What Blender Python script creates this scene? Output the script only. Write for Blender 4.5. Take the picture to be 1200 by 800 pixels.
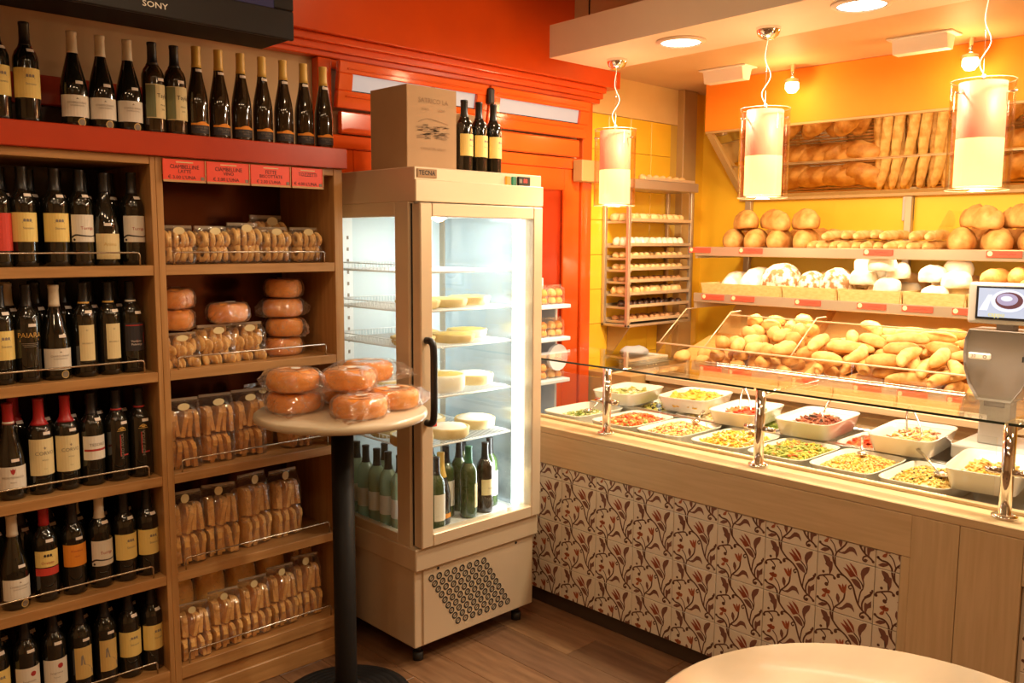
import bpy, bmesh, math, random
from mathutils import Vector, Matrix, noise
random.seed(7)
for o in list(bpy.data.objects): bpy.data.objects.remove(o)
scene = bpy.context.scene
COL = scene.collection
PI = math.pi

# ------------------------------------------------------------------ camera
cam_data = bpy.data.cameras.new('camera'); cam_data.sensor_width = 36.0; cam_data.lens = 36.0*1024.96/1200
cam_data.clip_start = 0.05
cam = bpy.data.objects.new('camera', cam_data); COL.objects.link(cam)
_r = Vector((0.72024389, -0.69369873, 0.00555041)); _d = Vector((-0.07577183, -0.08661934, -0.99335579)); _f = Vector((0.68957042, 0.71503787, -0.11494988))
cam.matrix_world = Matrix(((_r.x, -_d.x, -_f.x, 0), (_r.y, -_d.y, -_f.y, 0), (_r.z, -_d.z, -_f.z, 1.7), (0, 0, 0, 1)))
scene.camera = cam
# ------------------------------------------------------------------ world, exposure
w = bpy.data.worlds.new('world'); scene.world = w; w.use_nodes = True
w.node_tree.nodes['Background'].inputs[0].default_value = (1.0, 0.86, 0.7, 1)
w.node_tree.nodes['Background'].inputs[1].default_value = 0.15
vs = scene.view_settings
vs.view_transform = 'Standard'; vs.look = 'None'; vs.gamma = 1.0; vs.use_curve_mapping = False
vs.exposure = 0.0
scene.cycles.transparent_max_bounces = 32
def area(name, loc, size, power, col, rot=(0, 0, 0), sy=None, spread=None):
    l = bpy.data.lights.new(name, 'AREA'); l.energy = power; l.color = col; l.size = size
    if sy: l.shape = 'RECTANGLE'; l.size_y = sy
    else: l.shape = 'DISK'
    if spread: l.spread = spread
    o = bpy.data.objects.new(name, l); COL.objects.link(o); o.location = loc; o.rotation_euler = rot
    return o
def point(name, loc, power, col, r=0.03):
    l = bpy.data.lights.new(name, 'POINT'); l.energy = power; l.color = col; l.shadow_soft_size = r
    o = bpy.data.objects.new(name, l); COL.objects.link(o); o.location = loc
    return o
BEAM = (1.0, 0.83, 0.60); WARM = (1.0, 0.69, 0.38); WARM2 = (1.0, 0.78, 0.52)
# recessed ceiling lamps of the shop room plus one added fill lamp (their fittings are built with the ceiling below)
ROOM_LAMPS = [(0.35, 1.75), (1.45, 1.35), (2.35, 2.25), (0.35, 0.45), (1.45, 0.15), (-0.75, 1.2), (2.45, -0.5), (-0.75, -0.4)]  # third lamp is added, to brighten the upper wall and fridge header
for (lx, ly) in ROOM_LAMPS:
    area('room_downlight_light', (lx, ly, 3.07), 0.16, 4.0 if lx > 2 and ly > 1 else 7.0, WARM)
# recessed lamps in the lowered beam above the counter
BEAM_LAMPS = [(3.385, 2.419), (3.343, 1.564), (3.30, 0.70)]
for (lx, ly) in BEAM_LAMPS:
    area('beam_downlight_light', (lx, ly, 2.585), 0.17, 34, BEAM)

# ------------------------------------------------------------------ mesh helpers
class MB:
    def __init__(s): s.v = []; s.f = []; s.m = []; s.sm = []
    def add(s, vs_, fs, mi=0, smooth=False):
        b = len(s.v); s.v += [tuple(p) for p in vs_]
        for f in fs: s.f.append(tuple(b+i for i in f)); s.m.append(mi); s.sm.append(smooth)
        return s
    def box(s, x0, x1, y0, y1, z0, z1, mi=0, M=None):
        vs_ = [(x0,y0,z0),(x1,y0,z0),(x1,y1,z0),(x0,y1,z0),(x0,y0,z1),(x1,y0,z1),(x1,y1,z1),(x0,y1,z1)]
        if M: vs_ = [M @ Vector(p) for p in vs_]
        return s.add(vs_, [(0,3,2,1),(4,5,6,7),(0,1,5,4),(1,2,6,5),(2,3,7,6),(3,0,4,7)], mi)
    def rbox(s, x0, x1, y0, y1, z0, z1, r=0.004, seg=1, mi=0, M=None, smooth=False):
        bm = bmesh.new()
        bmesh.ops.create_cube(bm, size=1)
        for v in bm.verts: v.co = Vector(((x0+x1)/2+v.co.x*(x1-x0), (y0+y1)/2+v.co.y*(y1-y0), (z0+z1)/2+v.co.z*(z1-z0)))
        bmesh.ops.bevel(bm, geom=bm.edges[:], offset=r, segments=seg, affect='EDGES', profile=0.5)
        bm.verts.index_update()
        vs_ = [(M @ v.co) if M else v.co.copy() for v in bm.verts]
        fs = [[v.index for v in f.verts] for f in bm.faces]; bm.free()
        return s.add(vs_, fs, mi, smooth)
    def lathe(s, prof, seg=20, mi=0, c=(0,0,0), smooth=True, M=None, caps=True):
        n = len(prof); vs_ = []
        for (r, z) in prof:
            for k in range(seg):
                a = 2*PI*k/seg; p = Vector((c[0]+r*math.cos(a), c[1]+r*math.sin(a), c[2]+z)); vs_.append(M @ p if M else p)
        fs = []
        for i in range(n-1):
            for k in range(seg):
                k2 = (k+1) % seg; fs.append((i*seg+k, i*seg+k2, (i+1)*seg+k2, (i+1)*seg+k))
        s.add(vs_, fs, mi, smooth)
        if caps:
            b = len(s.v)-n*seg
            if prof[0][0] > 1e-5: s.f.append(tuple(b+k for k in reversed(range(seg)))); s.m.append(mi); s.sm.append(False)
            if prof[-1][0] > 1e-5: s.f.append(tuple(b+(n-1)*seg+k for k in range(seg))); s.m.append(mi); s.sm.append(False)
        return s
    def cyl(s, c, r, z0, z1, seg=20, mi=0, M=None): return s.lathe([(r, z0), (r, z1)], seg, mi, c, True, M)
    def tube(s, pts, r, seg=8, mi=0, caps=True, rr=None):
        pts = [Vector(p) for p in pts]; n = len(pts); vs_ = []; up = None
        for i, p in enumerate(pts):
            t = (pts[min(i+1, n-1)]-pts[max(i-1, 0)]).normalized()
            if up is None:
                up = Vector((0, 0, 1)) if abs(t.z) < 0.9 else Vector((1, 0, 0))
            a = t.cross(up)
            if a.length < 1e-6: a = t.orthogonal()
            a.normalize(); b = a.cross(t).normalized(); up = b
            rad = rr[i] if rr else r
            for k in range(seg):
                q = 2*PI*k/seg; vs_.append(p+a*(rad*math.cos(q))+b*(rad*math.sin(q)))
        fs = []
        for i in range(n-1):
            for k in range(seg):
                k2 = (k+1) % seg; fs.append((i*seg+k, (i+1)*seg+k, (i+1)*seg+k2, i*seg+k2))
        if caps: fs.append(tuple(range(seg))); fs.append(tuple((n-1)*seg+k for k in reversed(range(seg))))
        return s.add(vs_, fs, mi, True)
    def prism(s, poly, h0, h1, axis='z', mi=0, M=None):
        n = len(poly)
        def P(a, b, h): return {'z': (a, b, h), 'x': (h, a, b), 'y': (a, h, b)}[axis]
        vs_ = [P(a, b, h0) for a, b in poly]+[P(a, b, h1) for a, b in poly]
        if M: vs_ = [M @ Vector(p) for p in vs_]
        fs = [tuple(reversed(range(n))), tuple(range(n, 2*n))]+[(i, (i+1) % n, n+(i+1) % n, n+i) for i in range(n)]
        return s.add(vs_, fs, mi)
    def mesh(s, name):
        me = bpy.data.meshes.new(name); me.from_pydata(s.v, [], s.f); me.validate(verbose=False)
        bm = bmesh.new(); bm.from_mesh(me)
        if len(me.polygons) == len(s.f):
            for p, mi, sm in zip(me.polygons, s.m, s.sm): p.material_index = mi; p.use_smooth = sm
        bm.free()
        bm = bmesh.new(); bm.from_mesh(me); bmesh.ops.recalc_face_normals(bm, faces=bm.faces[:]); bm.to_mesh(me); bm.free()
        return me
def blob(l, w_, h, seg=14, rings=8, p=2.4, bump=0.0, seed=0, flat=0.35, bend=0.0, slash=0, taper=0.0, slashd=0.05):
    """bread-like body: long axis x, resting on z=0"""
    mb = MB(); vs_ = []; rnd = Vector((seed*3.7, seed*1.3, seed*2.1))
    for i in range(rings+1):
        t = -1+2*i/rings; t = math.sin(t*PI/2)
        rad = max(0.0, 1-abs(t)**p)**(1/p)
        for k in range(seg):
            a = 2*PI*k/seg; y = math.cos(a)*rad; z = math.sin(a)*rad
            if z < -flat: z = -flat-(z+flat)*0.05
            q = Vector((t*l/2, y*w_/2*(1-taper*t), z*h/(1+flat)))
            if bump:
                d = 1+bump*noise.noise(q*(3.0/max(w_, .02))+rnd); q = Vector((q.x*(1+(d-1)*.4), q.y*d, q.z*d))
            if slash and z > 0.35:
                c = math.cos(slash*PI*(t+y*0.25)*1.0); q.z -= slashd*h*max(0, c)**3
            q.y += bend*(t*t-0.4)*l; q.z += flat*h/(1+flat); vs_.append(q)
    fs = []
    for i in range(rings):
        for k in range(seg):
            k2 = (k+1) % seg; fs.append((i*seg+k, i*seg+k2, (i+1)*seg+k2, (i+1)*seg+k))
    mb.add(vs_, fs, 0, True)
    return mb
# ------------------------------------------------------------------ 2D shapes: list of (verts2d, faces, material slot)
_tc = {}
def text2d(s, size, bold=0.0):
    key = (s, bold)
    if key not in _tc:
        cu = bpy.data.curves.new('t', 'FONT'); cu.body = s; cu.size = 1.0; cu.align_x = 'CENTER'; cu.align_y = 'CENTER'; cu.resolution_u = 2; cu.offset = bold
        o = bpy.data.objects.new('t', cu); COL.objects.link(o)
        dg = bpy.context.evaluated_depsgraph_get(); me = o.evaluated_get(dg).to_mesh()
        V = [(v.co.x, v.co.y) for v in me.vertices]; F = [tuple(p.vertices) for p in me.polygons]
        o.evaluated_get(dg).to_mesh_clear(); bpy.data.objects.remove(o); bpy.data.curves.remove(cu)
        _tc[key] = (V, F)
    V, F = _tc[key]
    return [(x*size, y*size) for x, y in V], F
def rect2d(x0, x1, y0, y1, n=1):
    V = []; F = []
    for i in range(n+1): x = x0+(x1-x0)*i/n; V += [(x, y0), (x, y1)]
    for i in range(n): F.append((2*i, 2*i+2, 2*i+3, 2*i+1))
    return V, F
def ell2d(cx, cy, rx, ry, n=14):
    return [(cx+rx*math.cos(2*PI*k/n), cy+ry*math.sin(2*PI*k/n)) for k in range(n)], [tuple(range(n))]
def ring2d(cx, cy, r0, r1, n=18):
    V = []
    for k in range(n): a = 2*PI*k/n; V += [(cx+r0*math.cos(a), cy+r0*math.sin(a)), (cx+r1*math.cos(a), cy+r1*math.sin(a))]
    return V, [(2*k, 2*k+1, (2*k+3) % (2*n), (2*k+2) % (2*n)) for k in range(n)]
def poly2d(P): return list(P), [tuple(range(len(P)))]
def spline(P, sub=4):
    out = []; n = len(P)
    for i in range(n-1):
        p0 = P[max(i-1, 0)]; p1 = P[i]; p2 = P[i+1]; p3 = P[min(i+2, n-1)]
        for k in range(sub):
            t = k/sub
            out.append(tuple(0.5*(2*p1[j]+(p2[j]-p0[j])*t+(2*p0[j]-5*p1[j]+4*p2[j]-p3[j])*t*t+(3*p1[j]-p0[j]-3*p2[j]+p3[j])*t**3) for j in range(len(p1))))
    out.append(tuple(P[-1])); return out
def stroke2d(P, wd, w1=None, sub=4):
    Q = spline(P, sub); n = len(Q); V = []
    for i in range(n):
        a = Q[max(i-1, 0)]; b = Q[min(i+1, n-1)]; dx, dy = b[0]-a[0], b[1]-a[1]; L = math.hypot(dx, dy) or 1
        h = (wd+((w1 if w1 is not None else wd)-wd)*i/(n-1))/2
        V += [(Q[i][0]-dy/L*h, Q[i][1]+dx/L*h), (Q[i][0]+dy/L*h, Q[i][1]-dx/L*h)]
    return V, [(2*i, 2*i+1, 2*i+3, 2*i+2) for i in range(n-1)]
def put2d(mb, shape, fn, mi=0):
    V, F = shape; mb.add([fn(u, v) for u, v in V], F, mi)
# ------------------------------------------------------------------ objects
def tag(o, label=None, cat=None, group=None, kind=None):
    if label: o['label'] = label
    if cat: o['category'] = cat
    if group: o['group'] = group
    if kind: o['kind'] = kind
    return o
def link(name, data, parent=None, loc=None, rot=None):
    o = bpy.data.objects.new(name, data); COL.objects.link(o)
    if parent: o.parent = parent
    if loc: o.location = loc
    if rot: o.rotation_euler = rot
    return o
def thing(name, label, cat, loc=(0, 0, 0), rz=0.0, group=None):
    o = link(name, None, None, loc, (0, 0, rz)); o.empty_display_size = 0.05
    return tag(o, label, cat, group)
def setmats(me, mats):
    for m in (mats if isinstance(mats, (list, tuple)) else [mats]): me.materials.append(MT[m] if isinstance(m, str) else m)
def part(name, mb, mats, parent, world=False, loc=None, rot=None, label=None, kind=None):
    if world:
        p = parent; off = Vector((0, 0, 0))
        while p: off += p.location; p = p.parent
        mb.v = [(x-off.x, y-off.y, z-off.z) for x, y, z in mb.v]
    me = mb.mesh(name); setmats(me, mats); o = link(name, me, parent, loc, rot)
    return tag(o, label, None, None, kind)
def solo(name, mb, mats, label, cat, loc=(0, 0, 0), rot=(0, 0, 0), group=None, kind=None):
    me = mb.mesh(name); setmats(me, mats); o = link(name, me, None, loc, rot)
    return tag(o, label, cat, group, kind)
def struct(name, mb, mats, parent=None, loc=None):
    me = mb.mesh(name); setmats(me, mats); o = link(name, me, parent, loc)
    if not parent: o['kind'] = 'structure'
    return o
def copy_tree(o, parent=None):
    c = o.copy(); COL.objects.link(c); c.parent = parent
    for ch in [q for q in o.children]: copy_tree(ch, c)
    return c
class Proto:
    """first placement uses the object itself, later ones a copy of it with its parts"""
    def __init__(s, root): s.root = root; s.used = False
    def place(s, loc, rz=0.0, label=None, group=None, scale=None, rot=None):
        o = copy_tree(s.root) if s.used else s.root; s.used = True
        o.location = loc; o.rotation_euler = rot if rot else (0, 0, rz)
        if scale: o.scale = scale if isinstance(scale, (tuple, list)) else (scale,)*3
        if label: o['label'] = label
        if group: o['group'] = group
        elif 'group' in o and s.root is not o and group is not None: del o['group']
        return o
# ------------------------------------------------------------------ materials
MT = {}
def mat(name, col, rough=0.5, metal=0.0, col2=None, scale=8.0, stretch=(1, 1, 1), bump=0.0, bscale=None, emit=None, es=0.0, coat=0.0, trans=0.0, spec=None, detail=4.0, ramp=(0.35, 0.65), sss=0.0, coords='Object'):
    m = bpy.data.materials.new(name); m.use_nodes = True; nt = m.node_tree; b = nt.nodes['Principled BSDF']
    b.inputs['Base Color'].default_value = (*col, 1); b.inputs['Roughness'].default_value = rough; b.inputs['Metallic'].default_value = metal
    if coat: b.inputs['Coat Weight'].default_value = coat; b.inputs['Coat Roughness'].default_value = 0.08
    if trans: b.inputs['Transmission Weight'].default_value = trans
    if spec is not None: b.inputs['Specular IOR Level'].default_value = spec
    if emit: b.inputs['Emission Color'].default_value = (*emit, 1); b.inputs['Emission Strength'].default_value = es
    if sss: b.inputs['Subsurface Weight'].default_value = sss; b.inputs['Subsurface Radius'].default_value = (0.02, 0.01, 0.005)
    if col2 or bump:
        tc = nt.nodes.new('ShaderNodeTexCoord'); mp = nt.nodes.new('ShaderNodeMapping'); mp.inputs['Scale'].default_value = stretch
        nt.links.new(tc.outputs[coords], mp.inputs[0])
        if col2:
            nz = nt.nodes.new('ShaderNodeTexNoise'); nz.inputs['Scale'].default_value = scale; nz.inputs['Detail'].default_value = detail
            nt.links.new(mp.outputs[0], nz.inputs[0])
            cr = nt.nodes.new('ShaderNodeValToRGB'); cr.color_ramp.elements[0].position = ramp[0]; cr.color_ramp.elements[1].position = ramp[1]
            cr.color_ramp.elements[0].color = (*col, 1); cr.color_ramp.elements[1].color = (*col2, 1)
            nt.links.new(nz.outputs[0], cr.inputs[0]); nt.links.new(cr.outputs[0], b.inputs['Base Color'])
        if bump:
            n2 = nt.nodes.new('ShaderNodeTexNoise'); n2.inputs['Scale'].default_value = bscale or scale; n2.inputs['Detail'].default_value = 3
            nt.links.new(mp.outputs[0], n2.inputs[0])
            bp = nt.nodes.new('ShaderNodeBump'); bp.inputs['Strength'].default_value = bump; bp.inputs['Distance'].default_value = 0.01
            nt.links.new(n2.outputs[0], bp.inputs['Height']); nt.links.new(bp.outputs[0], b.inputs['Normal'])
    MT[name] = m; return m
def glassmat(name, tint=(1, 1, 1), refl=1.0, rough=0.0, bump=0.0, bscale=30.0, base=0.0, ior=1.45, gcol=(1, 1, 1), haze=0.0):
    m = bpy.data.materials.new(name); m.use_nodes = True; nt = m.node_tree
    for n in list(nt.nodes):
        if n.type != 'OUTPUT_MATERIAL': nt.nodes.remove(n)
    out = [n for n in nt.nodes if n.type == 'OUTPUT_MATERIAL'][0]
    t = nt.nodes.new('ShaderNodeBsdfTransparent'); t.inputs[0].default_value = (*tint, 1)
    g = nt.nodes.new('ShaderNodeBsdfGlossy'); g.inputs['Roughness'].default_value = rough; g.inputs[0].default_value = (*gcol, 1)
    fr = nt.nodes.new('ShaderNodeLayerWeight'); fr.inputs['Blend'].default_value = 0.5
    pw_ = nt.nodes.new('ShaderNodeMath'); pw_.operation = 'POWER'; pw_.inputs[1].default_value = 4.0
    nt.links.new(fr.outputs['Facing'], pw_.inputs[0])
    f0 = ((ior-1)/(ior+1))**2
    mu = nt.nodes.new('ShaderNodeMath'); mu.operation = 'MULTIPLY_ADD'; mu.inputs[1].default_value = refl*(1-f0); mu.inputs[2].default_value = base+f0*refl; mu.use_clamp = True
    mx = nt.nodes.new('ShaderNodeMixShader')
    nt.links.new(pw_.outputs[0], mu.inputs[0]); nt.links.new(mu.outputs[0], mx.inputs[0]); nt.links.new(t.outputs[0], mx.inputs[1]); nt.links.new(g.outputs[0], mx.inputs[2]); nt.links.new(mx.outputs[0], out.inputs[0])
    if bump:
        tc = nt.nodes.new('ShaderNodeTexCoord'); nz = nt.nodes.new('ShaderNodeTexNoise'); nz.inputs['Scale'].default_value = bscale; nz.inputs['Detail'].default_value = 2; nz.inputs['Distortion'].default_value = 1.2
        nt.links.new(tc.outputs['Object'], nz.inputs[0]); bp = nt.nodes.new('ShaderNodeBump'); bp.inputs['Strength'].default_value = bump; bp.inputs['Distance'].default_value = 0.02
        nt.links.new(nz.outputs[0], bp.inputs['Height'])
        for q in (g, fr): nt.links.new(bp.outputs[0], q.inputs['Normal'])
        if haze:
            # creases of the film scatter a little light
            n3 = nt.nodes.new('ShaderNodeTexNoise'); n3.inputs['Scale'].default_value = bscale*0.7; n3.inputs['Detail'].default_value = 1; n3.inputs['Distortion'].default_value = 2.0
            nt.links.new(tc.outputs['Object'], n3.inputs[0])
            a1 = nt.nodes.new('ShaderNodeMath'); a1.operation = 'SUBTRACT'; a1.inputs[1].default_value = 0.5; nt.links.new(n3.outputs[0], a1.inputs[0])
            a2 = nt.nodes.new('ShaderNodeMath'); a2.operation = 'ABSOLUTE'; nt.links.new(a1.outputs[0], a2.inputs[0])
            rm = nt.nodes.new('ShaderNodeMapRange'); rm.inputs['From Min'].default_value = 0.0; rm.inputs['From Max'].default_value = 0.014; rm.inputs['To Min'].default_value = haze; rm.inputs['To Max'].default_value = haze*0.09
            nt.links.new(a2.outputs[0], rm.inputs[0])
            df = nt.nodes.new('ShaderNodeBsdfDiffuse'); df.inputs[0].default_value = (0.9, 0.88, 0.84, 1); nt.links.new(bp.outputs[0], df.inputs['Normal'])
            m3 = nt.nodes.new('ShaderNodeMixShader'); nt.links.new(rm.outputs[0], m3.inputs[0]); nt.links.new(mx.outputs[0], m3.inputs[1]); nt.links.new(df.outputs[0], m3.inputs[2]); nt.links.new(m3.outputs[0], out.inputs[0])
    MT[name] = m; return m
def emis(name, col, s, base=0.1):
    m = bpy.data.materials.new(name); m.use_nodes = True; nt = m.node_tree; b = nt.nodes['Principled BSDF']
    b.inputs['Base Color'].default_value = (*[c*base for c in col], 1); b.inputs['Emission Color'].default_value = (*col, 1); b.inputs['Emission Strength'].default_value = s
    MT[name] = m; return m
mat('oak', (0.40, 0.195, 0.062), 0.42, col2=(0.50, 0.265, 0.095), scale=7, stretch=(0.6, 8, 8), bump=0.05)
mat('oak_upright', (0.40, 0.195, 0.062), 0.42, col2=(0.50, 0.265, 0.095), scale=7, stretch=(8, 8, 0.5), bump=0.05)
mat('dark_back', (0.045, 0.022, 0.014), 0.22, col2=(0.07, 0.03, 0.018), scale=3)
mat('back_gloss', (0.16, 0.06, 0.03), 0.16, 0.75, col2=(0.11, 0.04, 0.025), scale=3, bump=0.02, bscale=6)
mat('red_board', (0.50, 0.042, 0.008), 0.28, col2=(0.44, 0.035, 0.008), scale=5, coat=0.3)
mat('orange_paint', (0.78, 0.095, 0.008), 0.32, col2=(0.70, 0.082, 0.008), scale=3, coat=0.25)
mat('orange_gloss', (0.78, 0.105, 0.010), 0.16, col2=(0.70, 0.09, 0.010), scale=3, coat=0.6)
mat('beige_wall', (0.62, 0.42, 0.22), 0.75, col2=(0.57, 0.38, 0.19), scale=4, bump=0.03, bscale=60)
mat('cream_wall', (0.74, 0.52, 0.22), 0.6, col2=(0.70, 0.48, 0.19), scale=3)
mat('yellow_wall', (0.86, 0.52, 0.025), 0.5, col2=(0.82, 0.48, 0.02), scale=3)
mat('yellow_tile', (0.86, 0.53, 0.04), 0.22, col2=(0.82, 0.48, 0.03), scale=4)
mat('grout', (0.60, 0.38, 0.06), 0.8)
mat('bulkhead_orange', (0.92, 0.27, 0.010), 0.7, col2=(0.88, 0.245, 0.010), scale=3)
mat('ceiling_paint', (0.62, 0.52, 0.40), 0.8, col2=(0.58, 0.49, 0.38), scale=3)
mat('inner_ceiling', (0.62, 0.42, 0.22), 0.6, col2=(0.58, 0.39, 0.20), scale=3)
mat('beam_paint', (0.74, 0.62, 0.46), 0.6, col2=(0.70, 0.58, 0.43), scale=3)
mat('tan_trim', (0.45, 0.28, 0.10), 0.5)
mat('plank', (0.135, 0.062, 0.027), 0.38, col2=(0.21, 0.108, 0.052), scale=5, stretch=(7, 0.7, 1), bump=0.06)
mat('plank_b', (0.16, 0.076, 0.035), 0.36, col2=(0.245, 0.13, 0.066), scale=5, stretch=(7, 0.7, 1), bump=0.06)
mat('plank_c', (0.105, 0.049, 0.023), 0.4, col2=(0.165, 0.082, 0.042), scale=5, stretch=(7, 0.7, 1), bump=0.06)
mat('floor_base', (0.05, 0.025, 0.015), 0.7)
mat('steel', (0.72, 0.70, 0.66), 0.22, 1.0)
mat('chrome', (0.86, 0.84, 0.82), 0.06, 1.0)
mat('wire', (0.62, 0.55, 0.45), 0.25, 1.0)
mat('black_metal', (0.008, 0.007, 0.007), 0.55, 0.0, spec=0.25, bump=0.04, bscale=80)
mat('black_plastic', (0.012, 0.011, 0.012), 0.32)
mat('bottle_dark', (0.010, 0.009, 0.006), 0.05, spec=0.7, coat=0.3)
mat('bottle_brown', (0.030, 0.017, 0.007), 0.05, spec=0.7, coat=0.3)
mat('bottle_green', (0.045, 0.075, 0.02), 0.05, spec=0.7, coat=0.3)
mat('bottle_pale', (0.40, 0.52, 0.34), 0.06, spec=0.6, trans=0.35)
mat('cap_black', (0.012, 0.010, 0.010), 0.35)
mat('cap_white', (0.74, 0.64, 0.48), 0.4)
mat('cap_yellow', (0.72, 0.46, 0.10), 0.35)
mat('cap_red', (0.42, 0.018, 0.02), 0.35)
mat('cap_green', (0.02, 0.16, 0.07), 0.35)
mat('paper', (0.78, 0.72, 0.62), 0.7)
mat('paper_cream', (0.76, 0.63, 0.34), 0.7)
mat('paper_yellow', (0.82, 0.62, 0.20), 0.7)
mat('paper_orange', (0.82, 0.30, 0.03), 0.7)
mat('paper_red', (0.62, 0.05, 0.03), 0.7)
mat('paper_tan', (0.62, 0.42, 0.14), 0.7)
mat('paper_dark', (0.03, 0.026, 0.03), 0.6)
mat('ink', (0.035, 0.025, 0.025), 0.7)
mat('ink_grey', (0.26, 0.21, 0.16), 0.7)
mat('ink_red', (0.42, 0.03, 0.025), 0.7)
mat('ink_gold', (0.62, 0.36, 0.08), 0.5)
mat('ink_green', (0.22, 0.24, 0.12), 0.7)
mat('tag_paper', (0.80, 0.70, 0.62), 0.7)
mat('card_red', (0.88, 0.085, 0.045), 0.35)
mat('card_clear', (0.60, 0.36, 0.18), 0.2)
mat('biscuit', (0.70, 0.39, 0.11), 0.7, col2=(0.84, 0.54, 0.19), scale=30, bump=0.3, bscale=70)
mat('biscuit_pale', (0.72, 0.40, 0.13), 0.7, col2=(0.86, 0.57, 0.23), scale=30, bump=0.3, bscale=70)
mat('rusk', (0.72, 0.36, 0.085), 0.7, col2=(0.88, 0.54, 0.18), scale=25, bump=0.3, bscale=80)
mat('rusk_dark', (0.56, 0.23, 0.045), 0.7, col2=(0.78, 0.41, 0.11), scale=25, bump=0.3, bscale=80)
mat('loaf_gold', (0.95, 0.56, 0.14), 0.6, col2=(0.92, 0.62, 0.20), scale=12, bump=0.1, bscale=40)
mat('cake', (0.80, 0.27, 0.035), 0.45, col2=(0.90, 0.40, 0.08), scale=9, bump=0.06, bscale=50)
mat('sugar', (0.84, 0.50, 0.26), 0.6, col2=(0.74, 0.34, 0.12), scale=22)
mat('bread', (0.47, 0.20, 0.038), 0.6, col2=(0.74, 0.42, 0.12), scale=14, bump=0.2, bscale=50)
mat('bread_pale', (0.66, 0.34, 0.085), 0.65, col2=(0.86, 0.56, 0.22), scale=14, bump=0.2, bscale=50)
mat('bread_flour', (0.80, 0.68, 0.48), 0.9, col2=(0.90, 0.84, 0.72), scale=18, bump=0.25, bscale=50)
mat('bread_speck', (0.30, 0.14, 0.05), 0.9, col2=(0.84, 0.74, 0.58), scale=26, bump=0.25, bscale=50, ramp=(0.42, 0.56))
mat('baguette', (0.60, 0.31, 0.07), 0.62, col2=(0.88, 0.62, 0.26), scale=18, bump=0.25, bscale=60)
mat('pastry', (0.66, 0.36, 0.11), 0.6, col2=(0.84, 0.62, 0.32), scale=26, bump=0.2, bscale=80)
mat('pastry_white', (0.88, 0.80, 0.66), 0.8, col2=(0.80, 0.64, 0.42), scale=26, bump=0.2, bscale=80)
mat('pastry_brown', (0.34, 0.14, 0.05), 0.6, col2=(0.60, 0.32, 0.12), scale=26)
mat('chocolate', (0.040, 0.016, 0.010), 0.4, col2=(0.075, 0.03, 0.015), scale=30)
mat('cream_white', (0.88, 0.84, 0.74), 0.6, col2=(0.84, 0.78, 0.62), scale=14, bump=0.1)
mat('custard', (0.80, 0.62, 0.16), 0.5, col2=(0.74, 0.50, 0.09), scale=20)
mat('crust', (0.66, 0.46, 0.18), 0.7, col2=(0.76, 0.58, 0.28), scale=18, bump=0.2)
mat('dish', (0.84, 0.80, 0.74), 0.16, coat=0.3)
mat('marble', (0.55, 0.45, 0.31), 0.3, col2=(0.66, 0.56, 0.41), scale=3.5, coat=0.3, stretch=(1, 2.2, 1))
mat('counter_wood', (0.58, 0.41, 0.225), 0.45, col2=(0.65, 0.47, 0.27), scale=6, stretch=(8, 0.7, 12), bump=0.03)
mat('counter_wood_v', (0.58, 0.41, 0.225), 0.45, col2=(0.65, 0.47, 0.27), scale=6, stretch=(8, 12, 0.7), bump=0.03)
mat('kick', (0.05, 0.028, 0.016), 0.5)
mat('ceramic_tile', (0.76, 0.66, 0.52), 0.25, col2=(0.72, 0.62, 0.49), scale=6)
mat('tile_grout', (0.60, 0.50, 0.38), 0.8)
mat('vine', (0.115, 0.042, 0.025), 0.4)
mat('vine_leaf', (0.19, 0.075, 0.05), 0.4)
mat('vine_flower', (0.29, 0.062, 0.026), 0.4)
mat('vine_bud', (0.36, 0.085, 0.03), 0.4)
mat('fridge_metal', (0.70, 0.56, 0.39), 0.36, 0.3, col2=(0.67, 0.53, 0.37), scale=3)
mat('fridge_side', (0.48, 0.40, 0.30), 0.4, 0.45)
mat('fridge_inner', (0.60, 0.69, 0.72), 0.35)
mat('fridge_liner', (0.60, 0.68, 0.72), 0.18, 0.6)
mat('fridge_white', (0.86, 0.88, 0.88), 0.4)
mat('rubber', (0.02, 0.02, 0.02), 0.6)
mat('cardboard', (0.44, 0.27, 0.14), 0.8, col2=(0.40, 0.24, 0.12), scale=4)
mat('cardboard_print', (0.30, 0.18, 0.095), 0.8)
mat('mirror', (0.93, 0.86, 0.70), 0.02, 1.0)
mat('shelf_metal', (0.52, 0.43, 0.30), 0.3, 0.6)
mat('rack_metal', (0.56, 0.46, 0.34), 0.32, 0.7)
mat('tray_metal', (0.72, 0.55, 0.34), 0.35, 0.5)
mat('basket', (0.72, 0.52, 0.22), 0.6, col2=(0.62, 0.42, 0.15), scale=40, stretch=(1, 1, 3), bump=0.25, bscale=90)
mat('wood_board', (0.62, 0.30, 0.08), 0.5, col2=(0.70, 0.37, 0.11), scale=5, stretch=(6, .6, 6))
mat('tv_black', (0.006, 0.005, 0.006), 0.5, spec=0.2)
mat('tv_bezel', (0.014, 0.011, 0.012), 0.4, spec=0.3)
mat('tv_screen', (0.02, 0.018, 0.03), 0.08, emit=(0.16, 0.12, 0.24), es=0.12)
mat('grey_plastic', (0.50, 0.47, 0.44), 0.38)
mat('grey_dark', (0.27, 0.235, 0.21), 0.4)
mat('label_white', (0.82, 0.78, 0.70), 0.5)
emis('scr_blue', (0.60, 0.66, 0.82), 0.9); emis('scr_white', (0.84, 0.86, 0.98), 1.0); emis('scr_brown', (0.20, 0.06, 0.07), 0.7); emis('scr_mauve', (0.52, 0.44, 0.66), 0.8); emis('scr_yellow', (0.85, 0.75, 0.25), 0.9)
mat('lilac_plastic', (0.62, 0.68, 0.78), 0.4)
mat('linen_grey', (0.40, 0.40, 0.42), 0.7)
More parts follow.
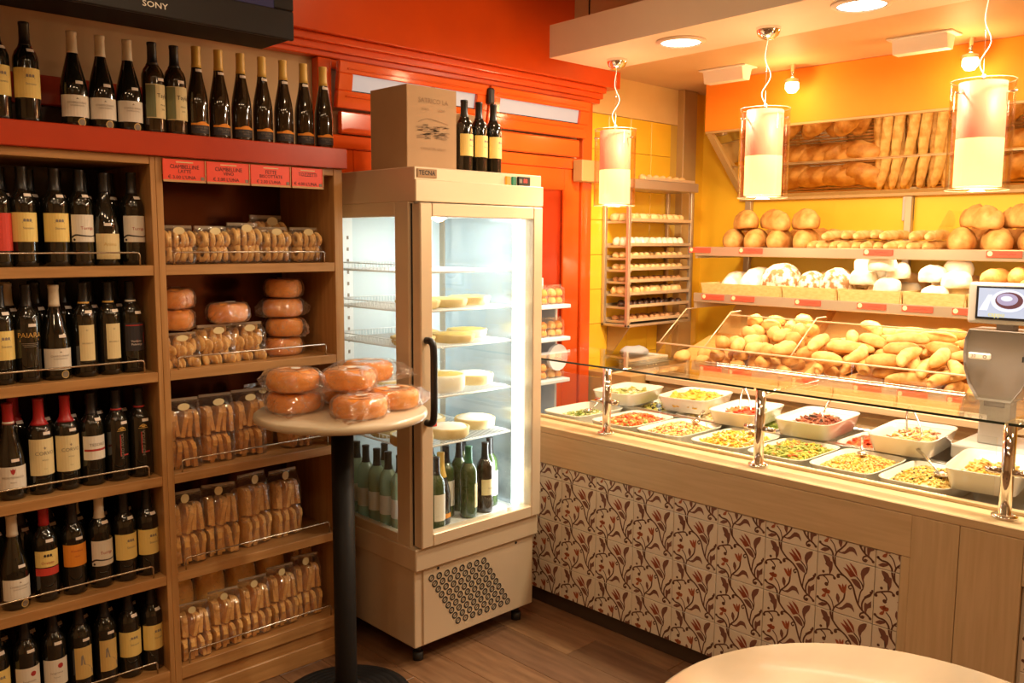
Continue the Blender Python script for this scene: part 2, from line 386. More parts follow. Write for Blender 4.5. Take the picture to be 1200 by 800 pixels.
emis('led_orange', (1.0, 0.35, 0.02), 1.0); emis('led_green', (0.03, 0.35, 0.12), 0.6); emis('led_red', (1.0, 0.06, 0.03), 1.2)
emis('tube_white', (0.93, 1.0, 1.0), 4.5)
emis('tube_warm', (1.0, 0.86, 0.55), 2.5)
emis('downlight_glow', (1.0, 0.93, 0.80), 9.0)
emis('spot_glow', (1.0, 0.80, 0.35), 14.0)
emis('lamp_lit', (1.0, 0.78, 0.27), 2.0, 0.6)
emis('lamp_upper', (0.95, 0.34, 0.19), 0.42, 0.8)
emis('daylight_pane', (0.80, 0.74, 0.72), 0.42, 0.3)
glassmat('pane', (0.97, 0.985, 0.97), 1.0)
glassmat('guard_glass', (0.94, 0.97, 0.93), 0.8, ior=1.5)
mat('glass_edge', (0.03, 0.045, 0.035), 0.1)
glassmat('acrylic', (0.98, 0.97, 0.93), 0.9)
glassmat('lamp_glass', (0.965, 0.94, 0.92), 0.6, base=0.05)
glassmat('cellophane', (0.97, 0.95, 0.92), 1.0, 0.05, bump=0.25, bscale=26, base=0.05, haze=0.25)
glassmat('cellophane_fine', (0.96, 0.94, 0.92), 1.0, 0.05, bump=0.25, bscale=30, base=0.07, haze=0.30)
mat('film_seam', (0.62, 0.52, 0.40), 0.25, trans=0.5)
# food pieces
for n, c in dict(f_green=(0.22, 0.30, 0.04), f_lgreen=(0.40, 0.42, 0.09), f_red=(0.62, 0.07, 0.025), f_tom=(0.74, 0.16, 0.04), f_rice=(0.74, 0.52, 0.19), f_yel=(0.76, 0.45, 0.05), f_pasta=(0.68, 0.40, 0.10), f_white=(0.80, 0.68, 0.46), f_black=(0.03, 0.02, 0.015), f_meat=(0.30, 0.07, 0.03), f_meat2=(0.44, 0.15, 0.06), f_zuc=(0.66, 0.48, 0.16), f_olive=(0.34, 0.32, 0.06)).items():
    mat(n, c, 0.35, col2=tuple(min(1, x*1.25) for x in c), scale=60)

# ================================================================== SETTING
# floor of laminate planks running along the counter
struct_floor = struct('floor', MB().box(-2.0, 5.05, -2.0, 3.42, -0.08, -0.004), 'floor_base')
pw, pl = 0.19, 1.2; pm = {}
def plank_mesh(L, k):
    key = (round(L, 3), k)
    if key not in pm:
        me = MB().rbox(-pw/2+.0008, pw/2-.0008, 0.001, L-0.001, -0.012, 0.0, 0.0012).mesh('plank'); setmats(me, ['plank', 'plank_b', 'plank_c'][k]); pm[key] = me
    return pm[key]
ix = 0; x = -2.0+pw/2
while x < 5.05-pw/2:
    y = -2.0-(0.37*ix % pl)
    while y < 3.40:
        a = max(y, -2.0); b = min(y+pl, 3.42)
        vis = (x > 0.9 and x < 3.0 and b > 0.6)
        if b-a > 0.03 and vis: link('plank', plank_mesh(b-a, random.randrange(3)), struct_floor, (x, a, 0))
        y += pl
    x += pw; ix += 1
far = MB()
for (x0, x1, y0, y1) in [(-2, 0.88, -2, 3.42), (0.88, 3.0, -2, 0.3), (3.0, 5.05, -2, 3.42)]: far.box(x0, x1, y0, y1, -0.012, -0.0005)
o = struct('floor_boards_beyond', far, 'plank', struct_floor); o['kind'] = 'stuff'
# walls
wb = struct('wall_back', MB().box(-2.0, 5.15, 3.42, 3.52, 0, 3.15), 'beige_wall')
struct('wall_left', MB().box(-2.1, -2.0, -2.0, 3.52, 0, 3.15), 'beige_wall')
struct('wall_front', MB().box(-2.1, 5.15, -2.1, -2.0, 0, 3.15), 'beige_wall')
struct('wall_right', MB().box(5.05, 5.15, -2.0, 3.42, 0, 3.15), 'yellow_wall')
struct('ceiling', MB().box(-2.1, 5.15, -2.1, 3.52, 3.12, 3.2), 'ceiling_paint')
# recessed lamps in the room ceiling, the added fill lamp among them
for k, (lx, ly) in enumerate(ROOM_LAMPS):
    t = thing('ceiling_downlight', 'recessed round downlight in the high shop ceiling', 'downlight', (lx, ly, 3.12), 0, 'recessed lamps of the high ceiling')
    part('rim', MB().lathe([(0.088, 0), (0.105, 0), (0.105, -0.008), (0.088, -0.012)], 24, caps=False), 'beam_paint', t)
    part('lamp_disc', MB().lathe([(0.088, -0.002), (0.088, -0.004)], 24), 'downlight_glow', t)
# yellow glazed tiles and cream band right of the orange door
struct('trim_1', MB().box(3.885, 4.76, 3.409, 3.421, 2.44, 2.66), 'cream_wall')
gr = struct('trim_2', MB().box(3.885, 4.76, 3.412, 3.421, 0.0, 2.437), 'grout')
tm = MB().rbox(0.0015, 0.2035, -0.009, 0.004, 0.0015, 0.2035, 0.002).mesh('wall_tile'); setmats(tm, 'yellow_tile')
for r in range(12):
    for c in range(5):
        x0 = 3.885+c*0.205-0.02
        z0 = 2.437-(r+1)*0.205
        if x0+0.205 > 4.78 or z0 < 0.0: continue
        link('tile', tm, gr, (x0, 3.413, z0))
struct('trim_3', MB().rbox(4.76, 4.905, 3.36, 3.421, 0.0, 2.66, 0.004), 'tan_trim')
struct('trim_4', MB().box(4.905, 5.05, 3.405, 3.421, 0.0, 2.66), 'yellow_wall')
# lowered ceiling above the bread wall
struct('ceiling_lowered', MB().box(3.64, 5.05, -2.0, 3.42, 2.66, 3.12), 'inner_ceiling')
# orange bulkhead that carries the mirror
struct('trim_5', MB().rbox(4.62, 5.05, -2.0, 3.11, 2.36, 2.66, 0.004), 'bulkhead_orange')
# orange bulkhead and moulding over the door
struct('trim_6', MB().rbox(-1.0, 4.04, 3.30, 3.42, 2.568, 3.12, 0.003), 'orange_paint')
struct('trim_7', MB().rbox(-1.0, 3.95, 3.325, 3.42, 2.535, 2.567, 0.006, 2).rbox(-1.0, 3.945, 3.345, 3.42, 2.505, 2.537, 0.006, 2).rbox(-1.0, 3.94, 3.365, 3.42, 2.482, 2.507, 0.004), 'orange_paint')
# red rail and flat dark strip below it, behind the top row of bottles
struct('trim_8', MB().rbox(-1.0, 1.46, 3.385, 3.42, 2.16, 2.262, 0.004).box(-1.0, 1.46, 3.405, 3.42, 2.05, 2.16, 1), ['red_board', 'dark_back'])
# orange double door with hopper transom windows
dr = thing('door_1', None, None, (2.985, 3.42, 0)); dr['kind'] = 'structure'
part('frame', MB().rbox(2.08, 2.15, 3.37, 3.42, 0, 2.48, .004).rbox(3.80, 3.885, 3.37, 3.42, 0, 2.48, .004).rbox(2.15, 3.80, 3.375, 3.42, 2.10, 2.16, .004).rbox(2.15, 3.80, 3.375, 3.42, 2.44, 2.48, .004).rbox(2.98, 3.06, 3.375, 3.42, 2.16, 2.44, .004), 'orange_gloss', dr, True)
for (x0, x1) in ((2.155, 2.975), (2.985, 3.795)):
    lf = part('door_leaf', MB().rbox(x0, x0+.11, 3.385, 3.42, 0.01, 2.10, .003).rbox(x1-.13, x1, 3.385, 3.42, 0.01, 2.10, .003).rbox(x0+.11, x1-.13, 3.385, 3.42, 1.98, 2.10, .003).rbox(x0+.11, x1-.13, 3.385, 3.42, 0.01, 0.9, .003), 'orange_gloss', dr, True)
    part('glass', MB().box(x0+.11, x1-.13, 3.40, 3.41, 0.9, 1.98), 'red_board', lf, True)
    part('glazing_bead', MB().rbox(x1-.145, x1-.13, 3.375, 3.39, 0.9, 1.98, .003).rbox(x0+.11, x0+.125, 3.375, 3.39, 0.9, 1.98, .003), 'orange_gloss', lf, True)
    part('rail_panel', MB().rbox(x0+.03, x1-.03, 3.36, 3.386, 2.165, 2.262, .006), 'orange_gloss', dr, True)
def transom(n, x0, x1):
    t = thing('window_%d' % n, None, None, ((x0+x1)/2, 3.372, 2.275)); t['kind'] = 'structure'
    M = Matrix.Translation((0, 0, 0)) @ Matrix.Rotation(math.radians(9), 4, 'X')
    w2 = (x1-x0)/2
    fr = MB().rbox(-w2, w2, -.03, .0, 0, .075, .004, 1, 0, M).rbox(-w2, w2, -.03, .0, .148, .20, .004, 1, 0, M).rbox(-w2, -w2+.075, -.03, .0, .075, .148, .004, 1, 0, M).rbox(w2-.075, w2, -.03, .0, .075, .148, .004, 1, 0, M)
    fr.rbox(-w2+.04, w2-.04, -.036, -.03, .05, .056, .002, 1, 0, M).rbox(-w2+.04, w2-.04, -.036, -.03, .166, .172, .002, 1, 0, M)
    part('frame', fr, 'orange_gloss', t)
    part('glass', MB().box(-w2+.075, w2-.075, -.012, -.006, .075, .148, 0, M), 'daylight_pane', t)
    part('gasket', MB().box(-w2+.075, w2-.075, -.014, -.005, .075, .080, 0, M), 'black_plastic', t)
transom(1, 2.155, 3.03); transom(2, 3.04, 3.80)
hb = part('closer', MB().rbox(3.015, 3.055, 3.295, 3.335, 2.375, 2.455, .008), 'black_plastic', dr, True, label='small black catch on the moulding')
bx = part('lock_box', MB().rbox(3.72, 3.92, 3.30, 3.37, 2.03, 2.15, .004), 'tan_trim', dr, True, label='tan metal box on the door frame')
# ================================================================== SHELF UNITS
SZ = [1.609, 1.245, 0.879, 0.521, 0.170]
def shelf_unit(name, label, x0, x1, tl, tr, back, rails):
    t = thing(name, label, 'shelf unit', ((x0+x1)/2, 3.18, 0))
    part('side_panel', MB().rbox(x0, x0+tl, 2.968, 3.40, 0, 1.972, .0015), 'oak_upright', t, True)
    part('side_panel', MB().rbox(x1-tr, x1, 2.968, 3.40, 0, 1.972, .0015), 'oak_upright', t, True)
    part('back_panel', MB().box(x0+tl, x1-tr, 3.385, 3.40, 0.1, 1.972), back, t, True)
    part('top_panel', MB().rbox(x0+tl, x1-tr, 2.97, 3.385, 1.945, 1.972, .0015), 'oak', t, True)
    for k, z in enumerate(SZ):
        th = 0.034 if k < 4 else 0.046
        part('shelf', MB().rbox(x0+tl, x1-tr, 2.97, 3.385, z-th, z, .0015), 'oak', t, True)
        a, b = x0+tl+0.035, x1-tr-0.04; h = 0.043
        pts = [(a, 2.982, z), (a, 2.982, z+h-.008), (a+.003, 2.982, z+h-.002), (a+.01, 2.982, z+h), (b-.01, 2.982, z+h), (b-.003, 2.982, z+h-.002), (b, 2.982, z+h-.008), (b, 2.982, z)]
        part('guard_rail', MB().tube(pts, 0.003, 8), 'wire', t, True)
    part('plinth', MB().rbox(x0+tl, x1-tr, 2.985, 3.0, 0, 0.124, .002).rbox(x0+tl, x1-tr, 2.972, 2.986, 0, 0.075, .003), 'oak', t, True)
    return t
shelf_unit('wine_shelf', 'oak shelf unit with wire guard rails, full of wine bottles', 0.47, 1.2, .02, .017, 'dark_back', True)
shelf_unit('biscuit_shelf', 'oak shelf unit with wire guard rails, full of bagged biscuits and rusks', 1.2005, 1.932, .0235, .038, 'back_gloss', True)
solo('top_board', MB().rbox(-0.3, 1.945, 2.948, 3.384, 1.9725, 2.05, .003), 'red_board', 'thick glossy red board lying across both oak shelf units', 'board')
# ------------------------------------------------------------------ television
t = thing('television', 'black flat television hanging above the row of bottles on the red board', 'television', (0.9, 2.86, 2.36))
part('housing', MB().rbox(-0.1, 1.57, 2.70, 2.90, 2.36, 3.1, .012, 2), 'tv_black', t, True)
part('bezel', MB().rbox(-0.1, 1.57, 2.684, 2.702, 2.358, 2.452, .004).rbox(1.50, 1.57, 2.684, 2.702, 2.452, 3.1, .004), 'tv_bezel', t, True)
part('screen', MB().box(-0.1, 1.50, 2.690, 2.70, 2.452, 3.1), 'tv_screen', t, True)
m = MB(); put2d(m, text2d('SONY', 0.024, 0.012), lambda u, v: (1.105+u*1.2, 2.6825, 2.388+v)); part('brand_lettering', m, 'label_white', t, True)
part('wall_bracket', MB().rbox(0.6, 1.0, 2.90, 3.30, 2.75, 2.85, .005), 'black_metal', t, True)
# ------------------------------------------------------------------ price cards
for k, (x0, x1, lines) in enumerate([(1.222, 1.371, ['CIAMBELLINE', 'LATTE', '€ 3.00 L\'UNA']), (1.375, 1.536, ['CIAMBELLINE', 'VINO', '€ 3.00 L\'UNA']), (1.540, 1.700, ['FETTE', 'BISCOTTATE', '€ 2.00 L\'UNA']), (1.706, 1.840, ['TOZZETTI', '', '€ 4.00 L\'UNA'])]):
    z0, z1 = 1.893, 1.966; nm = ['milk ring biscuits, leftmost on the shelf edge', 'wine ring biscuits', 'rusks', 'almond biscuits, beside the bare end of the shelf edge'][k]
    lab = ['red handwritten price card reading CIAMBELLINE LATTE below the red board', 'red handwritten price card reading CIAMBELLINE VINO below the red board', 'red handwritten price card reading FETTE BISCOTTATE below the red board', 'smaller red handwritten price card beginning with T below the red board'][k]
    t = thing('price_card', lab, 'price card', ((x0+x1)/2, 2.962, z0), 0, 'price cards over the biscuit shelf')
    part('card', MB().rbox(x0, x1, 2.957, 2.9615, z0, z1, .001), 'card_red', t, True)
    part('clear_holder', MB().box(x0, x1, 2.9545, 2.9565, z0-.003, z0+.004).box(x1-.003, x1, 2.9545, 2.9565, z0, z1), 'card_clear', t, True)
    m = MB(); xm = (x0+x1)/2; wd = x1-x0
    put2d(m, text2d(lines[0], 0.019), lambda u, v: (xm+u*0.9, 2.9562, z0+.048+v))
    if lines[1]: put2d(m, text2d(lines[1], 0.016), lambda u, v: (xm+u, 2.9562, z0+.033+v))
    put2d(m, text2d(lines[2], 0.016), lambda u, v: (xm-.01+u*1.05, 2.9562, z0+.013+v))
    part('lettering', m, 'ink', t, True)
    part('header_print', MB().box(xm-.03, xm+.03, 2.9558, 2.957, z1-.011, z1-.008), 'paper_cream', t, True)
    part('stamp', MB().box(x1-.018, x1-.006, 2.9558, 2.957, z0+.006, z0+.017), 'ink_grey', t, True)
# ================================================================== WINE BOTTLES
PROF = {
 'bordeaux': [(0.0, .004), (.030, .0), (.0365, .004), (.0372, .02), (.0372, .19), (.0362, .203), (.031, .219), (.022, .232), (.0165, .243), (.0148, .258), (.0142, .298), (.0152, .3), (.0152, .307), (.0135, .309), (.0, .309)],
 'burgundy': [(0.0, .004), (.034, .0), (.0405, .004), (.0412, .02), (.0412, .115), (.040, .132), (.036, .155), (.030, .18), (.0235, .205), (.0180, .228), (.0152, .246), (.0145, .292), (.0155, .294), (.0155, .302), (.013, .304), (.0, .304)],
 'slim': [(0.0, .004), (.030, .0), (.0355, .004), (.0362, .02), (.0362, .12), (.035, .14), (.0315, .165), (.0265, .19), (.0215, .215), (.0175, .24), (.0152, .262), (.0142, .308), (.0150, .31), (.0150, .317), (.013, .319), (.0, .319)],
}
def prad(kind, z):
    P = PROF[kind][2:]
    for (r0, z0), (r1, z1) in zip(P, P[1:]):
        if z0 <= z <= z1 and z1 > z0: return r0+(r1-r0)*(z-z0)/(z1-z0)
    return P[0][0]
def wrapper(kind, off):
    def fn(u, v):
        r = prad(kind, v)+off; a = u/max(prad(kind, v), .012)
        return (r*math.sin(a), -r*math.cos(a), v)
    return fn
glass_cache = {}
def bottle(name, kind, glass, cap, capz, bits, tagz=None, label='', group='', tagu=0.008, capband=None):
    """bits: list of (part name, shape, material, layer)"""
    t = thing(name, label, 'bottle', (0, 0, 0), 0, group)
    key = (kind, glass)
    if key not in glass_cache:
        me = MB().lathe(PROF[kind], 20).mesh('glass_body'); setmats(me, glass); glass_cache[key] = me
    link('glass_body', glass_cache[key], t)
    key = (kind, cap, capz, capband)
    if cap and key not in glass_cache:
        zt = PROF[kind][-1][1]; zs = [capz]+[q for _, q in PROF[kind][2:-2] if q > capz+.004]+[zt-.001]
        m = MB().lathe([(prad(kind, z)+.0009, z) for z in zs[:-1]]+[(prad(kind, zs[-2])+.0006, zt+.0004), (0.0, zt+.001)], 16)
        if capband: m.lathe([(prad(kind, capz+.004)+.0014, capz+.002), (prad(kind, capz+.01)+.0014, capz+.009)], 16, 1)
        me = m.mesh('capsule'); setmats(me, [cap]+([capband] if capband else [])); glass_cache[key] = me
    if cap: link('capsule', glass_cache[key], t)
    lab_obj = None
    for nm, shape, mt, layer in bits:
        m = MB(); put2d(m, shape, wrapper(kind, .0005+.0004*layer))
        ob = part(nm, m, mt, lab_obj if (layer > 0 and lab_obj) else t)
        if nm == 'label': lab_obj = ob
    if tagz:
        m = MB(); put2d(m, rect2d(tagu-.011, tagu+.011, tagz-.0048, tagz+.0048, 3), wrapper(kind, .0022)); part('price_tag', m, 'tag_paper', t)
    return Proto(t)
def villa():
    V = []; F = []
    def addp(P):
        b = len(V); V.extend(P); F.append(tuple(range(b, b+len(P))))
    for k in range(3):
        x = -.010+k*.0085; addp([(x, .140), (x+.007, .140), (x+.007, .147), (x+.0035, .1495), (x, .147)])
    addp([(-.013, .137), (.016, .137), (.016, .1392), (-.013, .1392)])
    return V, F
R = rect2d
def btype(code):
    g = 'bottles on the wine shelf'
    if code == 'A': return bottle('wine_bottle', 'bordeaux', 'bottle_dark', 'cap_black', .238, [('label', R(-.052, .052, .078, .168, 12), 'paper_yellow', 0), ('label_picture', villa(), 'ink_grey', 1), ('label_lettering', shift(text2d('Stevano', .010), .004, .120), 'ink_grey', 1)], .222)
    if code == 'B': return bottle('wine_bottle', 'burgundy', 'bottle_dark', 'cap_white', .236, [('label', R(-.055, .055, .034, .102, 12), 'paper', 0), ('label_lettering', tuple_join(shift(text2d('CHARDONNAY', .0085), 0, .078), shift(text2d('CHIARAMONTE', .006), 0, .069), ell_up(0, .089)), 'ink_grey', 1), ('medallion', ring2d(.012, .018, .010, .013), 'paper_tan', 0), ('medallion_centre', ell2d(.012, .018, .0095, .0095), 'ink_grey', 0)], .142)
    if code == 'C': return bottle('wine_bottle', 'slim', 'bottle_brown', 'cap_yellow', .246, [('label', R(-.042, .042, .018, .046, 9), 'paper_dark', 0), ('label_band', hill2d(), 'paper_orange', 1), ('label_lettering', tuple_join(shift(text2d('COLLI SENESI', .009), 0, .038), shift(text2d('BIANCO', .006), 0, .029)), 'ink_grey', 1)], .236, tagu=0.0)
    if code == 'D': return bottle('wine_bottle', 'bordeaux', 'bottle_brown', 'cap_black', .233, [('label', R(-.044, .046, .055, .168, 10), 'paper_cream', 0), ('label_picture', R(-.044, -.012, .058, .165, 4), 'ink_green', 1), ('label_lettering', tuple_join(shift(text2d('Taylo', .020), .015, .13), shift(text2d('Merlot', .008), .015, .10), shift(text2d('2010', .007), .015, .085)), 'ink', 1)], .184, capband=None)
    if code == 'E' or code == 'Ew':
        sw = stroke2d([(-.044, .092), (-.03, .100), (-.01, .098), (.02, .096), (.044, .100)], .006, .003)
        return bottle('wine_bottle', 'bordeaux', 'bottle_dark', 'cap_white' if code == 'Ew' else 'cap_black', .238, [('label', R(-.044, .044, .078, .165, 10), 'paper', 0), ('label_lettering', shift(text2d('Turriga', .014), .006, .122), 'ink_red', 1), ('label_swoosh', tuple_join(sw, ell2d(-.035, .085, .004, .004)), 'ink', 1)], .225)
    if code == 'F': return bottle('wine_bottle', 'bordeaux', 'bottle_dark', 'cap_red', .225, [('label', R(-.050, .050, .064, .182, 12), 'paper_cream', 0), ('label_lettering', tuple_join(shift(text2d('CORVO', .0165), 0, .135), shift(text2d('ROSSO', .006), 0, .113), shift(text2d('Duca', .005), 0, .085), poly2d([(-.005, .155), (0, .147), (.005, .155), (.002, .153), (0, .158), (-.002, .153)])), 'ink_grey', 1)], .200)
    if code == 'G': return bottle('wine_bottle', 'bordeaux', 'bottle_dark', 'cap_black', .238, [('label', shift(text2d('PAIARA', .022), 0, .150), 'ink_gold', 0), ('label_band', poly2d([(-.03, .131), (.03, .134), (.028, .138), (0, .136), (-.03, .135)]), 'paper_orange', 0), ('small_print', tuple_join(R(-.025, .025, .124, .1255, 6), R(-.022, .022, .119, .1205, 6), R(-.018, .018, .114, .1155, 6)), 'ink_grey', 0)], .182)
    if code == 'H': return bottle('wine_bottle', 'bordeaux', 'bottle_dark', 'cap_black', .238, [('label', R(-.024, .024, .055, .172, 6), 'paper_cream', 0), ('label_lettering', tuple_join(shift(text2d('BRUNELLO', .0065), 0, .112), ring2d(0, .155, .002, .003, 8)), 'ink_grey', 1)], .215, capband='ink_gold')
    if code == 'I': return bottle('wine_bottle', 'bordeaux', 'bottle_dark', 'cap_black', .238, [('label', R(-.038, .038, .075, .170, 8), 'paper_dark', 0), ('label_band', tuple_join(R(-.034, .034, .160, .164, 6), poly2d([(.0, .115), (.034, .135), (.034, .10), (.0, .095)])), 'ink_red', 1), ('label_lettering', tuple_join(shift(text2d('Verduno', .010), -.002, .108), shift(text2d('Pelaverga', .010), .0, .097)), 'tag_paper', 1)], .205, capband='paper')
    if code == 'J': return bottle('wine_bottle', 'bordeaux', 'bottle_dark', 'cap_black', .238, [('label', R(-.048, .048, .088, .168, 10), 'paper', 0), ('label_band', R(-.044, .044, .117, .124, 10), 'ink_red', 1), ('label_lettering', shift(text2d('TESORO', .014), 0, .138), 'ink_grey', 1)], .222)
    if code == 'K':
        rt = text2d('NERO AVOLA', .014)
        return bottle('wine_bottle', 'bordeaux', 'bottle_dark', 'cap_black', .238, [('label', shift(([(-v, u) for u, v in rt[0]], rt[1]), 0, .120), 'ink_grey', 0), ('label_band', tuple_join(R(-.008, -.005, .085, .16, 1), R(.004, .022, .086, .091, 3)), 'ink_red', 0), ('crest', tuple_join(R(-.016, .016, .172, .174, 4), stroke2d([(-.012, .178), (0, .185), (.012, .178)], .003), R(-.006, .006, .176, .181, 2)), 'ink_gold', 0)], .200, capband='ink_red')
    if code == 'L': return bottle('wine_bottle', 'bordeaux', 'bottle_dark', 'cap_red', .25, [('label', R(-.04, .04, .118, .172, 9), 'paper_yellow', 0), ('label_band', R(-.04, .04, .09, .115, 9), 'paper_red', 1), ('label_picture', shift(villa(), -.001, .012), 'ink', 1), ('label_lettering', shift(text2d('Orvieto', .012), 0, .132), 'ink_red', 1)], .205)
    if code == 'M': return bottle('wine_bottle', 'bordeaux', 'bottle_dark', 'cap_black', .238, [('label', R(-.046, .046, .098, .172, 10), 'paper_orange', 0), ('label_lettering', tuple_join(shift(text2d('Primitivo', .010), 0, .150), shift(text2d('Salento', .006), 0, .132)), 'ink_red', 1)], .192)
    if code == 'N': return bottle('wine_bottle', 'bordeaux', 'bottle_dark', 'cap_black', .238, [('label', R(-.03, .03, .055, .165, 7), 'paper_tan', 0), ('label_picture', poly2d([(-.03, .06), (.03, .06), (.028, .08), (.014, .098), (.002, .105), (-.004, .14), (-.01, .135), (-.012, .105), (-.03, .10)]), 'ink_grey', 1)], .19)
    if code == 'O': return bottle('wine_bottle', 'bordeaux', 'bottle_dark', 'cap_black', .238, [('label', R(-.044, .044, .06, .15, 10), 'paper', 0), ('seal', ell2d(.012, .128, .0085, .0085), 'ink_red', 1), ('label_lettering', tuple_join(shift(text2d('Sangiovese', .009), .0, .105), shift(text2d('Toscana', .006), 0, .09)), 'ink_grey', 1)], .205)
    if code == 'P': return bottle('wine_bottle', 'burgundy', 'bottle_dark', 'cap_red', .238, [('label', R(-.052, .052, .035, .108, 10), 'paper', 0), ('label_picture', poly2d([(-.008, .101), (-.004, .098), (0, .102), (.004, .098), (.008, .101), (.005, .088), (0, .082), (-.005, .088)]), 'ink_red', 1), ('label_lettering', tuple_join(shift(text2d('MONTEFALCO', .010), 0, .073), shift(text2d('Rosso', .007), 0, .058)), 'ink_grey', 1)], .128, capband='tag_paper')
    if code == 'Q': return bottle('wine_bottle', 'bordeaux', 'bottle_dark', 'cap_black', .238, [('label', R(-.044, .044, .05, .165, 10), 'paper_red', 0)], None)
    if code == 'S': return bottle('wine_bottle', 'burgundy', 'bottle_dark', 'cap_black', .238, [('label', R(-.046, .046, .022, .105, 10), 'paper_cream', 0), ('label_lettering', shift(text2d('Anima', .016), 0, .07), 'paper_tan', 1)], .135, tagu=-.006)
    if code == 'Z': return bottle('wine_bottle', 'bordeaux', 'bottle_dark', 'cap_black', .238, [], .225)
    if code == 'Zw': return bottle('wine_bottle', 'bordeaux', 'bottle_dark', 'cap_white', .238, [], .225)
    if code == 'Zr': return bottle('wine_bottle', 'bordeaux', 'bottle_dark', 'cap_red', .225, [], .225)
def hill2d():
    V, F = rect2d(-.042, .042, .046, .056, 12)
    return [(u, v if v < .05 else .053+.006*max(0, math.cos(u*75))) for u, v in V], F
def shift(s, dx, dy): return [(u+dx, v+dy) for u, v in s[0]], s[1]
def tuple_join(*ss):
    V = []; F = []
    for v, f in ss:
        b = len(V); V += list(v); F += [tuple(b+i for i in q) for q in f]
    return V, F
def ell_up(cx, cy): return poly2d([(cx-.004, cy), (cx+.004, cy), (cx, cy+.005)])
BT = {}
def wine(code, x, y, z, label, group, rz=None):
    if code not in BT: BT[code] = btype(code)
    return BT[code].place((x, y, z), random.uniform(-.12, .18) if rz is None else rz, label, group)
TB = 2.05
for code, xs, lab in [('A', (0.766, 0.849), 'dark wine bottle with yellow villa label and black capsule on the red board'), ('B', (0.986, 1.072, 1.159), 'sloping dark bottle with white label and white capsule on the red board'), ('D', (1.242, 1.318), 'brown bottle with tall split green and cream label on the red board'), ('C', (1.397, 1.479, 1.564, 1.649, 1.736, 1.824, 1.911), 'slim brown bottle with yellow capsule on the red board')]:
    for x in xs: wine(code, x, 3.06, TB, lab+({1.397: ', beside the split labels', 1.911: ', at the board end'}.get(x, '')), {'A': 'yellow-label bottles on the red board', 'B': 'white-label sloping bottles on the red board', 'D': 'split-label bottles on the red board', 'C': 'yellow-capsule slim bottles on the red board'}[code])
ROWS = [
 (0, 1.609, [('Q', .742, 'dark bottle with plain red label at the rail of the top wine shelf'), ('A', .813, 'bottle with yellow villa label on the top wine shelf'), ('A', .907, 'bottle with yellow villa label on the top wine shelf'), ('E', .982, 'bottle with white swoosh label and red script on the top wine shelf'), ('S', 1.058, 'sloping bottle with low cream label, between the swoosh labels of the top wine shelf'), ('E', 1.148, 'bottle with white swoosh label and red script on the top wine shelf')]),
 (1, 1.245, [('A', .730, 'bottle with yellow villa label beside the gold-lettered PAIARA bottle'), ('G', .806, 'black bottle lettered PAIARA in gold on the second wine shelf'), ('B', .888, 'sloping bottle with white capsule and medallion on the second wine shelf'), ('H', .977, 'bottle with tall narrow cream label on the second wine shelf'), ('H', 1.055, 'bottle with tall narrow cream label on the second wine shelf'), ('I', 1.128, 'bottle with black and red label at the end of the second wine shelf')]),
 (2, .879, [('P', .736, 'sloping bottle with red capsule and red crest on the third wine shelf'), ('F', .824, 'bottle with red capsule and cream label reading CORVO'), ('F', .903, 'bottle with red capsule and cream label reading CORVO'), ('J', .983, 'bottle with white label crossed by a red stripe on the third wine shelf'), ('K', 1.064, 'black bottle with vertical lettering and red stripe on the third wine shelf'), ('K', 1.141, 'black bottle with vertical lettering and red stripe on the third wine shelf')]),
 (3, .521, [('B', .728, 'sloping bottle with white capsule and medallion on the fourth wine shelf'), ('L', .821, 'bottle with yellow over red label on the fourth wine shelf'), ('M', .907, 'bottle with plain orange label on the fourth wine shelf'), ('Ew', .993, 'bottle with white capsule and white swoosh label on the fourth wine shelf'), ('A', 1.074, 'bottle with yellow villa label on the fourth wine shelf'), ('A', 1.152, 'bottle with yellow villa label on the fourth wine shelf')]),
 (4, .170, [('A', .660, 'bottle with yellow villa label beside the red-seal labels of the bottom wine shelf'), ('O', .746, 'bottle with white label and red seal on the bottom wine shelf'), ('O', .830, 'bottle with white label and red seal on the bottom wine shelf'), ('N', .912, 'bottle with tan picture label on the bottom wine shelf'), ('N', .993, 'bottle with tan picture label on the bottom wine shelf'), ('A', 1.074, 'bottle with yellow villa label at the end of the bottom wine shelf'), ('A', 1.153, 'bottle with yellow villa label at the end of the bottom wine shelf')]),
]
for k, z, row in ROWS:
    for code, x, lab in row: wine(code, x, 3.045, z, lab, 'front bottles of wine shelf %d' % (k+1))
    for i in range(7):
        x = .70+.083*i
        if x > 1.16: continue
        code = 'Zw' if (k, i) in ((1, 1), (3, 0), (3, 3)) else ('Zr' if (k, i) in ((2, 0), (2, 1)) else 'Z')
        for row2 in (3.145, 3.24):
            if x < 0.75 and row2 > 3.2: continue
            cap = {'Z': 'black', 'Zw': 'white', 'Zr': 'red'}[code]
            wine(code, x+.02*(row2 > 3.2)-.005, row2, z, '%s-capped bottle in the back rows of the %s wine shelf' % (cap, ['top', 'second', 'third', 'fourth', 'bottom'][k]), 'back bottles of wine shelf %d' % (k+1))
